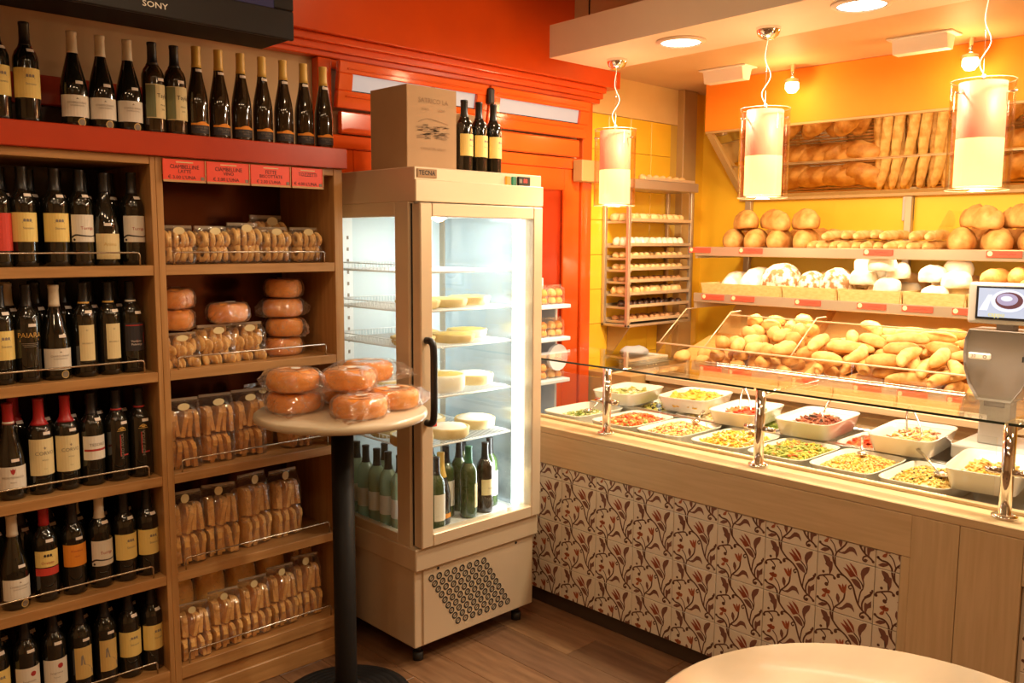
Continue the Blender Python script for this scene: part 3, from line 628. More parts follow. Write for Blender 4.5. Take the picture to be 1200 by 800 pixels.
# ================================================================== BAGGED BISCUITS
def cookie_mesh(kind):
    if kind == 'ring':
        m = MB(); N, K = 12, 6; V = []
        for i in range(N):
            a = 2*PI*i/N
            for j in range(K):
                b = 2*PI*j/K; r = .021+.0105*math.cos(b); V.append((r*math.cos(a), .0085*math.sin(b), r*math.sin(a)))
        m.add(V, [(i*K+j, i*K+(j+1) % K, ((i+1) % N)*K+(j+1) % K, ((i+1) % N)*K+j) for i in range(N) for j in range(K)], 0, True)
        return m.mesh('biscuit'), 'biscuit_pale'
    if kind == 'oval':
        m = blob(.064, .024, .05, 10, 6, 2.2, .12, 3, .95); return m.mesh('biscuit'), 'biscuit'
    if kind == 'slice' or kind == 'slice_dark':
        P = [(-.036, 0), (.036, 0), (.038, .045), (.042, .055), (.036, .07), (.02, .076), (-.02, .076), (-.036, .07), (-.042, .055), (-.038, .045)]
        m = MB().prism([(a, b) for a, b in P], -.0072, .0072, 'y'); return m.mesh('slice'), ('rusk' if kind == 'slice' else 'rusk_dark')
    if kind == 'stick':
        m = MB().rbox(-.045, .045, -.006, .006, 0, .022, .004, 1, smooth=True); return m.mesh('rusk_stick'), 'rusk_dark'
CM = {}
def cookie(kind):
    if kind not in CM: me, mt = cookie_mesh(kind); setmats(me, mt); CM[kind] = me
    return CM[kind]
def bag_film(wd, dp, h, seed, fin=.016):
    """cellophane bag: pillow body of crumpled facets, gathered to a flat sealed fin on top"""
    m = MB(); S = 26; V = []; rnd = random.Random(int(seed*10)+1)
    lev = [(0, .86), (.05, 1.0), (.15, 1.03), (.27, 1.04), (.38, 1.03), (.50, 1.0), (.60, 1.03), (.72, 1.0), (.82, .92), (.91, .68), (1.0, .12), (1.0+fin/h, .07)]
    for i, (t, s) in enumerate(lev):
        for k in range(S):
            a = 2*PI*(k+(.5 if i % 2 and t < .95 else 0))/S; c, sn = math.cos(a), math.sin(a); q = 2/4.0
            ex = math.copysign(abs(c)**q, c)*wd/2; ey = math.copysign(abs(sn)**q, sn)*dp/2
            j = 1+rnd.uniform(-.03, .035)*(t > .01)
            V.append((ex*j*(1.0 if s > .5 else .96), ey*s*j, t*h+(rnd.uniform(-.004, .004) if 0 < t < .95 else 0)))
    F = []
    for i in range(len(lev)-1):
        for k in range(S):
            a_, b_, c_, d_ = i*S+k, i*S+(k+1) % S, (i+1)*S+(k+1) % S, (i+1)*S+k
            F += [(a_, b_, c_), (a_, c_, d_)]
    return m.add(V, F+[tuple(reversed(range(S)))], 0, False)
def biscuit_bag(kind, wd, dp, h, label, group, seed, tiers=2, n=6, sticker='oval'):
    t = thing('biscuit_bag', label, 'bag', (0, 0, 0), 0, group); rnd = random.Random(seed)
    me = cookie(kind)
    for r in range(tiers):
        for i in range(n):
            fx = (i+.5)/n-.5
            if kind in ('ring', 'oval'):
                z = h*(r+.5)/tiers*0.86+.01
                for d in ((-.22, .22) if dp > .08 else (0,)):
                    if d > 0 and i % 2: continue
                    o = link('biscuit', me, t, (fx*(wd-.022), d*dp, z), (rnd.uniform(-.3, .3), rnd.uniform(0, 3), PI/2+rnd.uniform(-.45, .45)))
            else:
                z = r*h*.43+.006
                o = link('slice', me, t, (fx*(wd-.02), rnd.uniform(-.006, .006), z), (rnd.uniform(-.16, .16)+(0.10 if r else -.04), rnd.uniform(-.2, .2)+(0.16 if r else 0), PI/2+rnd.uniform(-.28, .28)))
                o.scale = (min(1, dp/.088), 1.05, h/.185)
    part('film', bag_film(wd, dp, h, seed), 'cellophane', t)
    part('seal', MB().rbox(-wd*.46, wd*.46, -.0025, .0025, h+.006, h+.016, .001), 'film_seam', t)
    m = MB(); put2d(m, ell2d(0, h*.93, .021, .013, 16) if sticker == 'oval' else ell2d(-.01, h*.97, .015, .017, 16), lambda u, v: (u, -dp*.36-.004, v+.006)); part('sticker', m, 'paper_cream', t)
    return Proto(t)
G1 = 'bags of ring biscuits on the top biscuit shelf'
pb = biscuit_bag('ring', .128, .115, .120, '', G1, 1, 2, 6)
L1 = 'clear bag of ring biscuits on the top biscuit shelf'
def ENDS(k, n): return ', beside the wine unit' if k == 0 else (', next to the end panel' if k == n-1 else '')
for k, x in enumerate((1.300, 1.432, 1.556, 1.683, 1.812)): pb.place((x, 3.065+.01*(k % 2), SZ[0]), random.uniform(-.12, .12), L1+ENDS(k, 5), G1, scale=(.97, 1, 1.0+.1*(k == 2)))
pb.place((1.73, 3.21, SZ[0]), .1, 'darker bag of ring biscuits standing behind the front bags of the top biscuit shelf', 'bags behind on the top biscuit shelf', scale=(1.2, 1, 1.35))
pb.place((1.50, 3.21, SZ[0]), -.1, 'bag of ring biscuits behind the front bags, near the unit middle of the top shelf', 'bags behind on the top biscuit shelf', scale=(1.0, 1, 1.0))
G2 = 'bags of oval biscuits on the second biscuit shelf'
pb2 = biscuit_bag('oval', .135, .11, .125, '', G2, 2, 2, 10)
for k, x in enumerate((1.295, 1.435, 1.566)): pb2.place((x, 3.06+.012*k, SZ[1]), random.uniform(-.1, .1), 'clear bag of golden oval biscuits on the second biscuit shelf', G2, scale=(1, 1, .86 if k == 0 else 1.0))
# bagged round cakes
def cake_bag(name, label, group, rx, ry, h, seed, ring=False, film=1.0, tails=2, stk=True):
    t = thing(name, label, 'cake', (0, 0, 0), 0, group)
    m = MB(); prof = []
    N = 14
    for i in range(N+1):
        a = -PI/2+PI*i/N; prof.append((1-.16*(1-math.cos(a))*1.0 if True else 1, .5+.5*math.sin(a)))
    S = 26; V = []; ri = .30 if ring else 0.0
    P = [(ri+.02, .0), (.80, 0.0), (.93, .10), (1.0, .30), (.985, .46), (1.0, .56), (.95, .80), (.82, .95), (.62, 1.0), (max(ri+.08, .3), .97), (ri+.01 if ring else .0, .90 if ring else .95)]
    for (r, z) in P:
        for k in range(S):
            a = 2*PI*k/S; d = 1+.03*noise.noise(Vector((math.cos(a)*1.5+seed, math.sin(a)*1.5, z*2)))
            V.append((r*rx*math.cos(a)*d, r*ry*math.sin(a)*d, z*h*(1+.03*noise.noise(Vector((math.cos(a), math.sin(a)+seed, 3)))) + .0015))
    F = [(i*S+k, i*S+(k+1) % S, (i+1)*S+(k+1) % S, (i+1)*S+k) for i in range(len(P)-1) for k in range(S)]
    if ring: F += [((len(P)-1)*S+k, (len(P)-1)*S+(k+1) % S, (k+1) % S, k) for k in range(S)]
    m.add(V, F, 0, True)
    part('ring_cake' if ring else 'sponge_cake', m, 'cake', t)
    m = MB(); put2d(m, ring2d(0, 0, .45*rx, .66*rx, 22) if ring else ell2d(0, 0, .6*rx, .6*ry, 20), lambda u, v: (u, v*ry/rx, h*1.012+.0015)); part('sugar_crust', m, 'sugar', t)
    f = MB(); V = []; lev = [(0, .95), (.08, 1.04), (.25, 1.09), (.45, 1.10), (.65, 1.09), (.85, 1.04), (1.0, .92), (1.05, .70), (1.07, .42), (1.08, .0)]; S = 40; rnd = random.Random(int(seed*7))
    for i, (z, s) in enumerate(lev):
        for k in range(S):
            a = 2*PI*(k+(.5 if i % 2 else 0))/S; e = 0
            for q in range(tails):
                ta = PI*q+.3*seed; dd = abs((a-ta+PI) % (2*PI)-PI)
                e += .46*film*max(0, 1-dd/.62)**1.2*(1-abs(z-.35)*.55)*(1+.25*math.sin(a*17))
            j = 1+rnd.uniform(-.035, .045)*(z > 0)
            V.append((rx*s*(1+e)*j*math.cos(a), ry*s*(1+e)*j*math.sin(a), max(.0006, z*h*(1-.35*min(1, e))+(rnd.uniform(-.003, .004) if 0 < z < 1.05 else 0))))
    F = []
    for i in range(len(lev)-1):
        for k in range(S):
            a_, b_, c_, d_ = i*S+k, i*S+(k+1) % S, (i+1)*S+(k+1) % S, (i+1)*S+k
            F += [(a_, b_, c_), (a_, c_, d_)]
    f.add(V, F+[tuple(reversed(range(S)))], 0, False); part('film', f, 'cellophane_fine', t)
    if stk:
        m = MB(); put2d(m, ell2d(0, 0, .024, .017, 14), lambda u, v: (u, v-.01, h*1.09)); part('sticker', m, 'paper', t)
    return Proto(t)
G3 = 'bagged cakes on the second biscuit shelf'
pc = cake_bag('bagged_cake', '', G3, .078, .07, .068, 1.0, False, 1.1, 2)
for k, (x, y, z, rz, lab) in enumerate([(1.302, 3.11, SZ[1]+.131, 1.27, 'bagged round cake resting directly on a bag of oval biscuits beside the wine unit'), (1.306, 3.115, SZ[1]+.207, 1.0, 'bagged round cake, uppermost of the pair above the oval biscuits'), (1.50, 3.085, SZ[1]+.148, .5, 'single bagged round cake lying across two bags of oval biscuits')]):
    pc.place((x, y, z), rz, lab, G3)
for k in range(4): pc.place((1.74+.006*(k % 2), 3.11, SZ[1]+.0765*k), .3+1.3*k, ['bottom bagged cake of the stack of four beside the oval biscuits', 'second bagged cake from the bottom of the stack of four', 'third bagged cake from the bottom of the stack of four', 'top bagged cake of the stack of four beside the oval biscuits'][k], G3)
G4 = 'bags of dark rusks on the third biscuit shelf'
pd = biscuit_bag('slice_dark', .130, .10, .235, '', G4, 5, 2, 6, 'oval')
for k, x in enumerate((1.294, 1.428, 1.560)): pd.place((x, 3.06+.01*k, SZ[2]), random.uniform(-.12, .12), 'clear bag of dark toasted rusks on the third biscuit shelf'+ENDS(k, 9), G4)
pd.place((1.66, 3.19, SZ[2]), .2, 'bag of dark rusks pushed back behind the others on the third biscuit shelf', G4+' behind')
pd.place((1.765, 3.075, SZ[2]), -.1, 'short bag of rusks alone near the end panel under the cake table', G4+' end', scale=(.95, 1, .62))
G5 = 'bags of sliced toast on the fourth biscuit shelf'
pe = biscuit_bag('slice', .130, .10, .25, '', G5, 9, 2, 6, 'round')
for k, x in enumerate((1.293, 1.432, 1.570, 1.712)): pe.place((x, 3.06+.012*k, SZ[3]), random.uniform(-.2, .2), 'clear bag of golden toast on the fourth biscuit shelf'+ENDS(k, 4), G5, scale=(1, 1, 1+.05*(k == 2)))
G6 = 'bags of sliced toast on the bottom biscuit shelf'
for k, x in enumerate((1.296, 1.422, 1.548, 1.672, 1.790)): pe.place((x, 3.035+.010*k, SZ[4]), random.uniform(-.2, .2), 'bag of golden toast at the rail of the bottom shelf'+ENDS(k, 5), G6, scale=(.93, 1, .76+.045*k))
# tall golden loaves behind
def tall_loaf(seed):
    t = thing('bagged_loaf', '', 'loaf', (0, 0, 0))
    m = blob(.29, .12, .115, 14, 10, 3.2, .08, seed, .9); m.v = [(y, z-.055, x+.147) for x, y, z in m.v]; part('loaf', m, 'loaf_gold', t)
    part('film', bag_film(.128, .125, .297, seed, .012), 'cellophane', t)
    return Proto(t)
pf = tall_loaf(4)
for k, x in enumerate((1.29, 1.42, 1.555, 1.69)): pf.place((x, 3.155+.008*k, SZ[4]), .1*k, 'tall bagged golden loaf standing behind the toast on the bottom biscuit shelf', 'tall loaves on the bottom biscuit shelf')
pe.place((1.828, 3.19, SZ[4]), .1, 'bag of toast at the back corner of the bottom biscuit shelf by the end panel', 'toast bag at the back of the bottom shelf', scale=(.9, 1, 1.22))
# ================================================================== DISPLAY FRIDGE
FX0, FX1, FY0, FY1 = 2.030, 2.707, 2.63, 3.31
fr = thing('display_fridge', 'tall glass-sided display fridge with beige metal body, tarts and wine inside', 'fridge', ((FX0+FX1)/2, (FY0+FY1)/2, 0))
lower = part('lower_body', MB().rbox(FX0+.006, FX1-.004, FY0+.03, FY1, 0.075, 0.405, .006, 2), 'fridge_metal', fr, True)
part('skirt_band', MB().rbox(FX0-.004, FX1+.002, FY0+.006, FY1, 0.402, 0.492, .004), 'fridge_metal', fr, True)
part('service_panel', MB().rbox(FX0+.045, FX1-.02, FY0+.022, FY0+.032, 0.082, 0.398, .002), 'fridge_metal', lower, True)
m = MB()
for i in range(8):
    for j in range(9):
        cx = FX0+.085+i*.0405+j*.0175; cz = .352-j*.0275-i*.0
        V, F = ring2d(0, 0, .0088, .0146, 14)
        m.add([(cx+u*1.0, FY0+.0205, cz+v*1.0) for u, v in V], F)
        V, F = stroke2d([(-.004, -.004), (.004, .004)], .0038, sub=1); m.add([(cx+u, FY0+.0205, cz+v) for u, v in V], F)
part('vent_slots', m, 'rubber', lower, True, kind='stuff')
for (sx, sz) in ((FX0+.12, .385), (FX1-.12, .385)): part('panel_screw', MB().lathe([(0, 0), (.006, .001), (.006, .004)], 10, 0, (0, 0, 0), True, Matrix.Translation((sx, FY0+.024, sz)) @ Matrix.Rotation(PI/2, 4, 'X')), 'rubber', lower, True)
for (cx, cy) in ((FX0+.06, FY0+.08), (FX1-.06, FY0+.08), (FX0+.06, FY1-.08), (FX1-.06, FY1-.08)):
    part('castor', MB().cyl((cx, cy, 0), .022, 0.0, .035, 14).cyl((cx, cy, 0), .012, .03, .08, 10), 'rubber', fr, True)
# header
hd = part('header', MB().rbox(FX0, FX1+.002, FY0+.004, FY1, 1.842, 1.972, .003), 'fridge_metal', fr, True)
part('header_lip', MB().rbox(FX0-.002, FX1+.006, FY0-.006, FY0+.02, 1.842, 1.925, .003), 'fridge_metal', hd, True)
part('brand_plate', MB().rbox(FX0+.012, FX0+.105, FY0-.0005, FY0+.005, 1.932, 1.965, .001), 'cardboard', hd, True)
m = MB(); put2d(m, text2d('TECNA', .024, .015), lambda u, v: (FX0+.057+u, FY0-.0012, 1.949+v)); part('brand_lettering', m, 'ink', hd, True)
for (x0, x1, z0, z1, mt, nm) in ((2.497, 2.520, 1.925, 1.960, 'led_orange', 'switch'), (2.532, 2.555, 1.925, 1.960, 'led_green', 'switch'), (2.565, 2.635, 1.926, 1.962, 'black_plastic', 'thermostat')):
    ob = part(nm, MB().rbox(x0, x1, FY0-.004, FY0+.006, z0, z1, .002), mt, hd, True)
    if nm == 'thermostat':
        m = MB(); put2d(m, text2d('88', .024, .02), lambda u, v: (2.605+u, FY0-.0048, 1.944+v)); part('display_digits', m, 'led_red', ob, True)
        part('display_button', MB().box(2.570, 2.585, FY0-.005, FY0-.003, 1.936, 1.952), 'ink_grey', ob, True)
# corner posts and side frames
GZ0, GZ1 = .492, 1.842
part('corner_post', MB().rbox(FX0, FX0+.036, FY0+.045, FY0+.13, GZ0, GZ1, .002), 'fridge_metal', fr, True)
part('corner_post', MB().rbox(FX1-.034, FX1, FY0+.045, FY0+.10, GZ0, GZ1, .002), 'fridge_metal', fr, True)
part('corner_post', MB().rbox(FX0, FX0+.036, FY1-.07, FY1, GZ0, GZ1, .002), 'fridge_side', fr, True)
part('corner_post', MB().rbox(FX1-.034, FX1, FY1-.07, FY1, GZ0, GZ1, .002), 'fridge_side', fr, True)
for (za, zb_) in ((GZ0, .532), (1.788, GZ1)): part('side_rail', MB().rbox(FX0, FX0+.03, FY0+.13, FY1-.07, za, zb_, .002), 'fridge_metal', fr, True)
part('side_glass', MB().box(FX0+.010, FX0+.016, FY0+.13, FY1-.07, .532, 1.788), 'pane', fr, True)
part('side_liner', MB().box(FX1-.030, FX1-.002, FY0+.10, FY1-.07, GZ0, GZ1), 'fridge_liner', fr, True)
part('back_liner', MB().box(FX0+.036, FX1-.034, FY1-.035, FY1-.005, GZ0, GZ1), 'fridge_inner', fr, True)
part('inner_floor', MB().box(FX0+.03, FX1-.03, FY0+.05, FY1-.035, .50, .513), 'fridge_white', fr, True)
part('inner_ceiling', MB().box(FX0+.03, FX1-.03, FY0+.05, FY1-.035, 1.80, 1.842), 'fridge_white', fr, True)
for x in (FX0+.09, FX1-.14): 
    sp = MB().box(x, x+.05, FY1-.05, FY1-.034, .513, 1.80)
    part('shelf_standard', sp, 'fridge_white', fr, True)
    s2 = MB()
    for q in range(24): s2.box(x+.02, x+.03, FY1-.0512, FY1-.05, .55+q*.05, .565+q*.05)
    part('standard_slots', s2, 'ink_grey', fr, True)
# glazed door
door = part('door', MB().rbox(FX0+.014, FX0+.072, FY0-.012, FY0+.040, .496, 1.838, .004).rbox(FX1-.058, FX1-.002, FY0-.012, FY0+.040, .496, 1.838, .004).rbox(FX0+.072, FX1-.058, FY0-.012, FY0+.040, .496, .545, .003).rbox(FX0+.072, FX1-.058, FY0-.012, FY0+.040, 1.788, 1.838, .003), 'fridge_metal', fr, True)
part('door_glass', MB().box(FX0+.072, FX1-.058, FY0+.008, FY0+.014, .545, 1.788), 'pane', door, True)
part('gasket', MB().box(FX0+.012, FX0+.024, FY0+.0405, FY0+.0445, .50, 1.836), 'rubber', door, True)
part('handle', MB().tube(spline([(2.070, FY0-.012, 1.318), (2.070, FY0-.040, 1.315), (2.073, FY0-.052, 1.285), (2.074, FY0-.052, 1.16), (2.073, FY0-.052, 1.03), (2.070, FY0-.040, 1.0), (2.070, FY0-.012, .998)], 4), .014, 12), 'black_plastic', door, True)
# strip lights: one up each front post
part('strip_light', MB().cyl((FX1-.062, FY0+.085, 0), .019, .535, 1.79, 14), 'tube_white', fr, True)
part('strip_light', MB().cyl((FX0+.060, FY0+.150, 0), .010, .56, 1.79, 12), 'tube_white', fr, True)
area('fridge_light', (FX1-.09, FY0+.11, 1.16), .03, 6, (.93, 1.0, 1.0), (PI/2, 0, math.radians(-132) + PI), 1.2)
area('fridge_light', ((FX0+FX1)/2, FY0+.25, 1.795), .5, 2.6, (.93, 1.0, 1.0), (0, 0, 0), .25)
# wire shelves
FS = [1.572, 1.418, 1.271, 1.069, .872]
def wire_shelf():
    m = MB(); x0, x1, y0, y1 = FX0+.045, FX1-.105, FY0+.075, FY1-.055
    for q in range(34):
        x = x0+(x1-x0)*q/33; m.tube([(x, y0, .004), (x, y1, .004), (x, y1, .03)], .0014, 5)
    m.tube([(x0, y0, 0), (x1, y0, 0)], .0045, 6).tube([(x0, y1, 0), (x1, y1, 0)], .003, 6).tube([(x0, y1, .03), (x1, y1, .03)], .002, 6).tube([(x0, y0, 0), (x0, y1, 0)], .003, 6).tube([(x1, y0, 0), (x1, y1, 0)], .003, 6)
    for q in range(22):
        y = y0+(y1-y0)*q/21; m.tube([(x0, y, 0), (x0, y, .03)], .0013, 5)
    m.tube([(x0, y0, .03), (x0, y1, .03)], .002, 6)
    return m
base = fr.location
for z in FS:
    ws = wire_shelf(); ws.v = [(a, b, c+z) for a, b, c in ws.v]; part('wire_shelf', ws, 'fridge_white', fr, True)
# cakes and tarts in the fridge
def tart(top, side, r, h, seed, name, wavy=.04, dome=.0):
    t = thing(name, '', 'tart' if 'tart' in name else 'cake')
    m = MB(); S = 24; V = []; P = [(0, 0), (.86, 0), (.97, .2), (1.0, .85), (.96, 1.0), (.88, .92)]
    for (q, z) in P:
        for k in range(S):
            a = 2*PI*k/S; j = 1+wavy*math.cos(a*12)*(z > .5)+.02*noise.noise(Vector((math.cos(a)*2+seed, math.sin(a)*2, z))); V.append((q*r*j*math.cos(a), q*r*j*math.sin(a), z*h))
    m.add(V, [(i*S+k, i*S+(k+1) % S, (i+1)*S+(k+1) % S, (i+1)*S+k) for i in range(len(P)-1) for k in range(S)], 0, True); part('crust', m, side, t)
    m = MB(); V = []; P = [(.90, .90), (.7, .98+dome), (.4, 1.0+dome*1.5), (0.001, 1.0+dome*1.6)]
    for (q, z) in P:
        for k in range(S):
            a = 2*PI*k/S; V.append((q*r*math.cos(a), q*r*math.sin(a), h*(z+.10*noise.noise(Vector((q*math.cos(a)*3+seed, q*math.sin(a)*3, 1))))))
    m.add(V, [(i*S+k, i*S+(k+1) % S, (i+1)*S+(k+1) % S, (i+1)*S+k) for i in range(len(P)-1) for k in range(S)], 0, True); part('filling', m, top, t)
    return Proto(t)
tz = .0065
p1 = tart('custard', 'crust', .088, .036, 1, 'custard_tart', .055); p2 = tart('cream_white', 'cream_white', .098, .06, 2, 'cream_cake', .0); p3 = tart('cream_white', 'crust', .09, .045, 3, 'cheese_tart', .02, .12); p4 = tart('custard', 'cream_white', .09, .066, 4, 'custard_cake', .0)
GF = 'tarts on the second wire shelf of the fridge'
for x, y in ((2.17, 2.80), (2.335, 2.82), (2.50, 2.86)): p1.place((x, y, FS[1]+tz), x*5, 'golden custard tart on the second wire shelf of the fridge', GF)
GF = 'tarts on the third wire shelf of the fridge'
for x, y in ((2.16, 2.82), (2.30, 2.97), (2.35, 2.79), (2.52, 2.90)): p1.place((x, y, FS[2]+tz), x*5, 'golden custard tart on the third wire shelf of the fridge', GF)
p4.place((2.30, 2.80, FS[3]+tz), 0, 'tall white cake with yellow custard top in the fridge', None, (1.05, 1.05, 1.1)); p2.place((2.335, 3.01, FS[3]+tz), 0, 'white cream cake at the back of the fridge behind the yellow-topped cake'); p3.place((2.52, 2.86, FS[3]+tz), 1, 'domed white tart with golden crust beside the yellow-topped cake'); p3.place((2.13, 2.98, FS[3]+tz), 1, 'domed white tart behind the door handle level with the yellow-topped cake')
GF = 'pale tarts on the lowest wire shelf of the fridge'
for x, y in ((2.12, 2.78), (2.32, 2.79), (2.53, 2.86), (2.16, 2.98), (2.37, 3.01)): p3.place((x, y, FS[4]+tz), x*7, 'pale cheese tart on the lowest wire shelf of the fridge', GF, (1, 1, 1.0))
t = thing('price_card', 'orange-red handwritten price card hanging inside the fridge behind the door handle', 'price card', (2.13, 2.70, .955))
part('card', MB().rbox(2.075, 2.185, 2.697, 2.700, .955, 1.045, .001), 'card_red', t, True)
m = MB(); put2d(m, text2d('CROSTATA', .019), lambda u, v: (2.13+u, 2.6962, 1.008+v)); put2d(m, text2d('€ 8.00', .024), lambda u, v: (2.13+u, 2.6962, .978+v)); part('lettering', m, 'ink', t, True)
part('hook', MB().tube([(2.13, 2.6985, 1.04), (2.13, 2.6985, 1.067)], .001, 5), 'wire', t, True)
# bottles on the fridge floor
W = {}
def fb(code, x, y, rz, lab, grp): 
    if code not in W:
        if code == 'g': W[code] = bottle('wine_bottle', 'bordeaux', 'bottle_green', 'cap_green', .238, [('label', R(-.012, .036, .045, .15, 7), 'paper_cream', 0)])
        if code == 'd': W[code] = bottle('wine_bottle', 'bordeaux', 'bottle_brown', 'cap_black', .238, [('label', R(-.046, .046, .08, .15, 10), 'paper_cream', 0), ('label_lettering', shift(text2d('Stevano', .010), 0, .11), 'ink_grey', 1)], .215)
        if code == 'w': W[code] = bottle('wine_bottle', 'bordeaux', 'bottle_green', 'cap_black', .238, [('label', R(-.040, .040, .05, .16, 9), 'paper', 0)])
        if code == 's': W[code] = bottle('sparkling_bottle', 'burgundy', 'bottle_dark', 'cap_yellow', .20, [('label', R(-.03, .03, .03, .05, 7), 'paper_orange', 0)])
        if code == 'p': W[code] = bottle('wine_bottle', 'bordeaux', 'bottle_pale', 'cap_black', .238, [('label', R(-.04, .04, .05, .13, 9), 'paper', 0)])
    return W[code].place((x, y, .5135), rz, lab, grp)
fb('w', 2.195, 2.718, .2, 'dark bottle with tall white label just inside the fridge door hinge side', 'bottles on the fridge floor')
fb('s', 2.272, 2.782, .1, 'sloping dark sparkling bottle with gold foil in the fridge', 'bottles on the fridge floor')
fb('g', 2.418, 2.772, .4, 'green-capped bottle with narrow side label in the fridge', 'bottles on the fridge floor')
fb('d', 2.520, 2.780, .1, 'bottle with broad cream label beside the green-capped bottle in the fridge', 'bottles on the fridge floor')
fb('w', 2.598, 2.835, .1, 'dark bottle with tall white label by the bright strip light of the fridge', 'bottles on the fridge floor')
for x, y in ((2.352, 2.845), (2.452, 2.875), (2.275, 2.945), (2.39, 3.0), (2.545, 2.96)): fb('w', x, y, .5, 'green bottle with white label in the back rows of the fridge floor', 'back bottles on the fridge floor')
for x, y in ((2.105, 2.842), (2.105, 2.923), (2.105, 3.004), (2.105, 3.085), (2.185, 3.06), (2.12, 3.175), (2.19, 2.87)): fb('p', x, y, -PI/2+.2, 'pale green bottle with white label by the side glass of the fridge', 'pale bottles by the side glass of the fridge')
# ------------------------------------------------------------------ carton and bottles on top of the fridge
t = thing('wine_carton', 'brown cardboard wine carton printed with a villa on top of the fridge', 'carton', (2.21, 2.87, 1.972))
part('box', MB().rbox(2.085, 2.335, 2.75, 2.99, 1.9725, 2.292, .002), 'cardboard', t, True)
m = MB(); f2 = lambda dx, dz: (lambda u, v: (2.215+dx+u, 2.7485, dz+v))
put2d(m, text2d('SATRICO LA', .027), f2(0, 2.238)); put2d(m, text2d('ROSSO', .011), f2(-.04, 2.205)); put2d(m, text2d('LAZIO', .013), f2(.04, 2.205)); put2d(m, text2d('CASALE DEL GIGLIO', .014), f2(0, 2.055))
part('lettering', m, 'cardboard_print', t, True)
m = MB(); rnd = random.Random(3)
put2d(m, stroke2d([(-.075, .07), (-.03, .085), (.02, .08), (.075, .07)], .003), f2(0, 2.085))
for k in range(60):
    a = rnd.uniform(-.072, .072); b = rnd.uniform(0, .055); put2d(m, stroke2d([(a-.014, b), (a, b+.004*rnd.random()), (a+.014, b+.002)], .0035), f2(0, 2.09))
part('villa_print', m, 'cardboard_print', t, True)
part('tape_seam', MB().box(2.205, 2.225, 2.7495, 2.991, 2.2915, 2.2926), 'cardboard_print', t, True)
t = thing('wine_carton', 'smaller brown cardboard carton standing behind the three bottles on the fridge', 'carton', (2.47, 3.02, 1.972))
part('box', MB().rbox(2.36, 2.60, 2.93, 3.14, 1.9725, 2.24, .002), 'cardboard', t, True)
m = MB()
for q in range(3): put2d(m, poly2d([(0, 0), (.02, 0), (.02, .07), (0, .07)]), lambda u, v: (2.42+q*.06+u, 2.9285, 2.10+v))
part('print', m, 'cardboard_print', t, True)
for x in (2.462, 2.545, 2.628): wine('A', x, 2.85, 1.9725, 'dark wine bottle with yellow villa label on top of the fridge', 'three bottles on the fridge', .22)
# ------------------------------------------------------------------ tall table with bagged ring cakes
def bar_table(label, x, y, h, r):
    t = thing('bar_table', label, 'table', (x, y, 0))
    part('table_top', MB().lathe([(0, h-.03), (r-.012, h-.03), (r-.002, h-.024), (r, h-.015), (r-.002, h-.005), (r-.01, h), (0, h)], 56), 'marble', t)
    part('mounting_plate', MB().lathe([(.16, h-.042), (.16, h-.0305)], 24), 'black_metal', t)
    part('column', MB().lathe([(.043, .05), (.040, .09), (.040, h-.042)], 24), 'black_metal', t)
    pr = [(0, 0), (.235, 0), (.245, .008), (.24, .016)]
    for q in range(6):
        rr = .225-q*.028; pr += [(rr, .020+q*.003), (rr-.012, .030+q*.003), (rr-.022, .024+q*.003)]
    pr += [(.062, .046), (.052, .062), (.043, .068), (0, .07)]
    part('base', MB().lathe(pr, 40), 'black_metal', t)
    return t
TH = 1.095; TX, TY = 1.70, 2.638
bar_table('tall round table with pale stone top and black column, holding bagged ring cakes', TX, TY, TH, .306)
G7 = 'bagged ring cakes on the tall table'
rc = cake_bag('bagged_ring_cake', '', G7, .095, .092, .070, 2.0, True, 1.5, 2)
for k, (x, y, z, rz, lab) in enumerate([(TX-.135, TY+.095, TH+.0005, .3, 'bagged ring cake at the bottom of the pair on the tall table'), (TX-.14, TY+.09, TH+.078, 1.2, 'bagged ring cake on top of the pair on the tall table'), (TX-.02, TY-.145, TH+.0005, .1, 'bagged ring cake at the table rim below another cake'), (TX+.02, TY-.02, TH+.079, .7, 'bagged ring cake resting across two others on the tall table'), (TX+.155, TY+.06, TH+.0865, 2.0, 'bagged ring cake with a long bag tail, uppermost beside the fridge'), (TX+.165, TY-.085, TH+.0005, -.55, 'bagged ring cake lying at the table edge by the fridge handle'), (TX+.105, TY+.12, TH+.0005, 1.6, 'bagged ring cake on the table surface under the uppermost one')]):
    rc.place((x, y, z), rz, lab, None)
bar_table('tall round table with bare pale stone top beside the salad counter', 1.113, .424, 1.03, .337)
# ------------------------------------------------------------------ snack stand behind the fridge
t = thing('snack_stand', 'pale blue display stand with bagged snacks behind the fridge by the orange door', 'display stand', (3.2, 3.2, 0))
part('body', MB().rbox(2.98, 3.40, 3.28, 3.34, 0.02, 1.50, .004).rbox(2.98, 3.0, 3.08, 3.30, .02, 1.30, .003).rbox(3.385, 3.405, 3.18, 3.30, .02, 1.36, .003), 'lilac_plastic', t, True)
for z in (.7, .98, 1.2, 1.37): part('shelf', MB().rbox(2.98, 3.40, 3.08, 3.30, z-.02, z, .003), 'lilac_plastic', t, True)
part('header_disc', MB().lathe([(0, -.01), (.07, -.01), (.07, .01), (0, .01)], 24, 0, (0, 0, 0), False, Matrix.Translation((3.34, 3.12, 1.09)) @ Matrix.Rotation(PI/2, 4, 'X')), 'lilac_plastic', t, True)
sn = thing('snack_bag', '', 'bag'); part('film', bag_film(.11, .07, .09, 3, .01), 'cellophane', sn)
for q in range(4): part('bun', blob(.05, .05, .04, 10, 6, 2.2, .1, q), 'cake' if q % 2 else 'biscuit_pale', sn, loc=(-.025+.05*(q % 2), 0, .002+.04*(q//2)))
sp = Proto(sn)
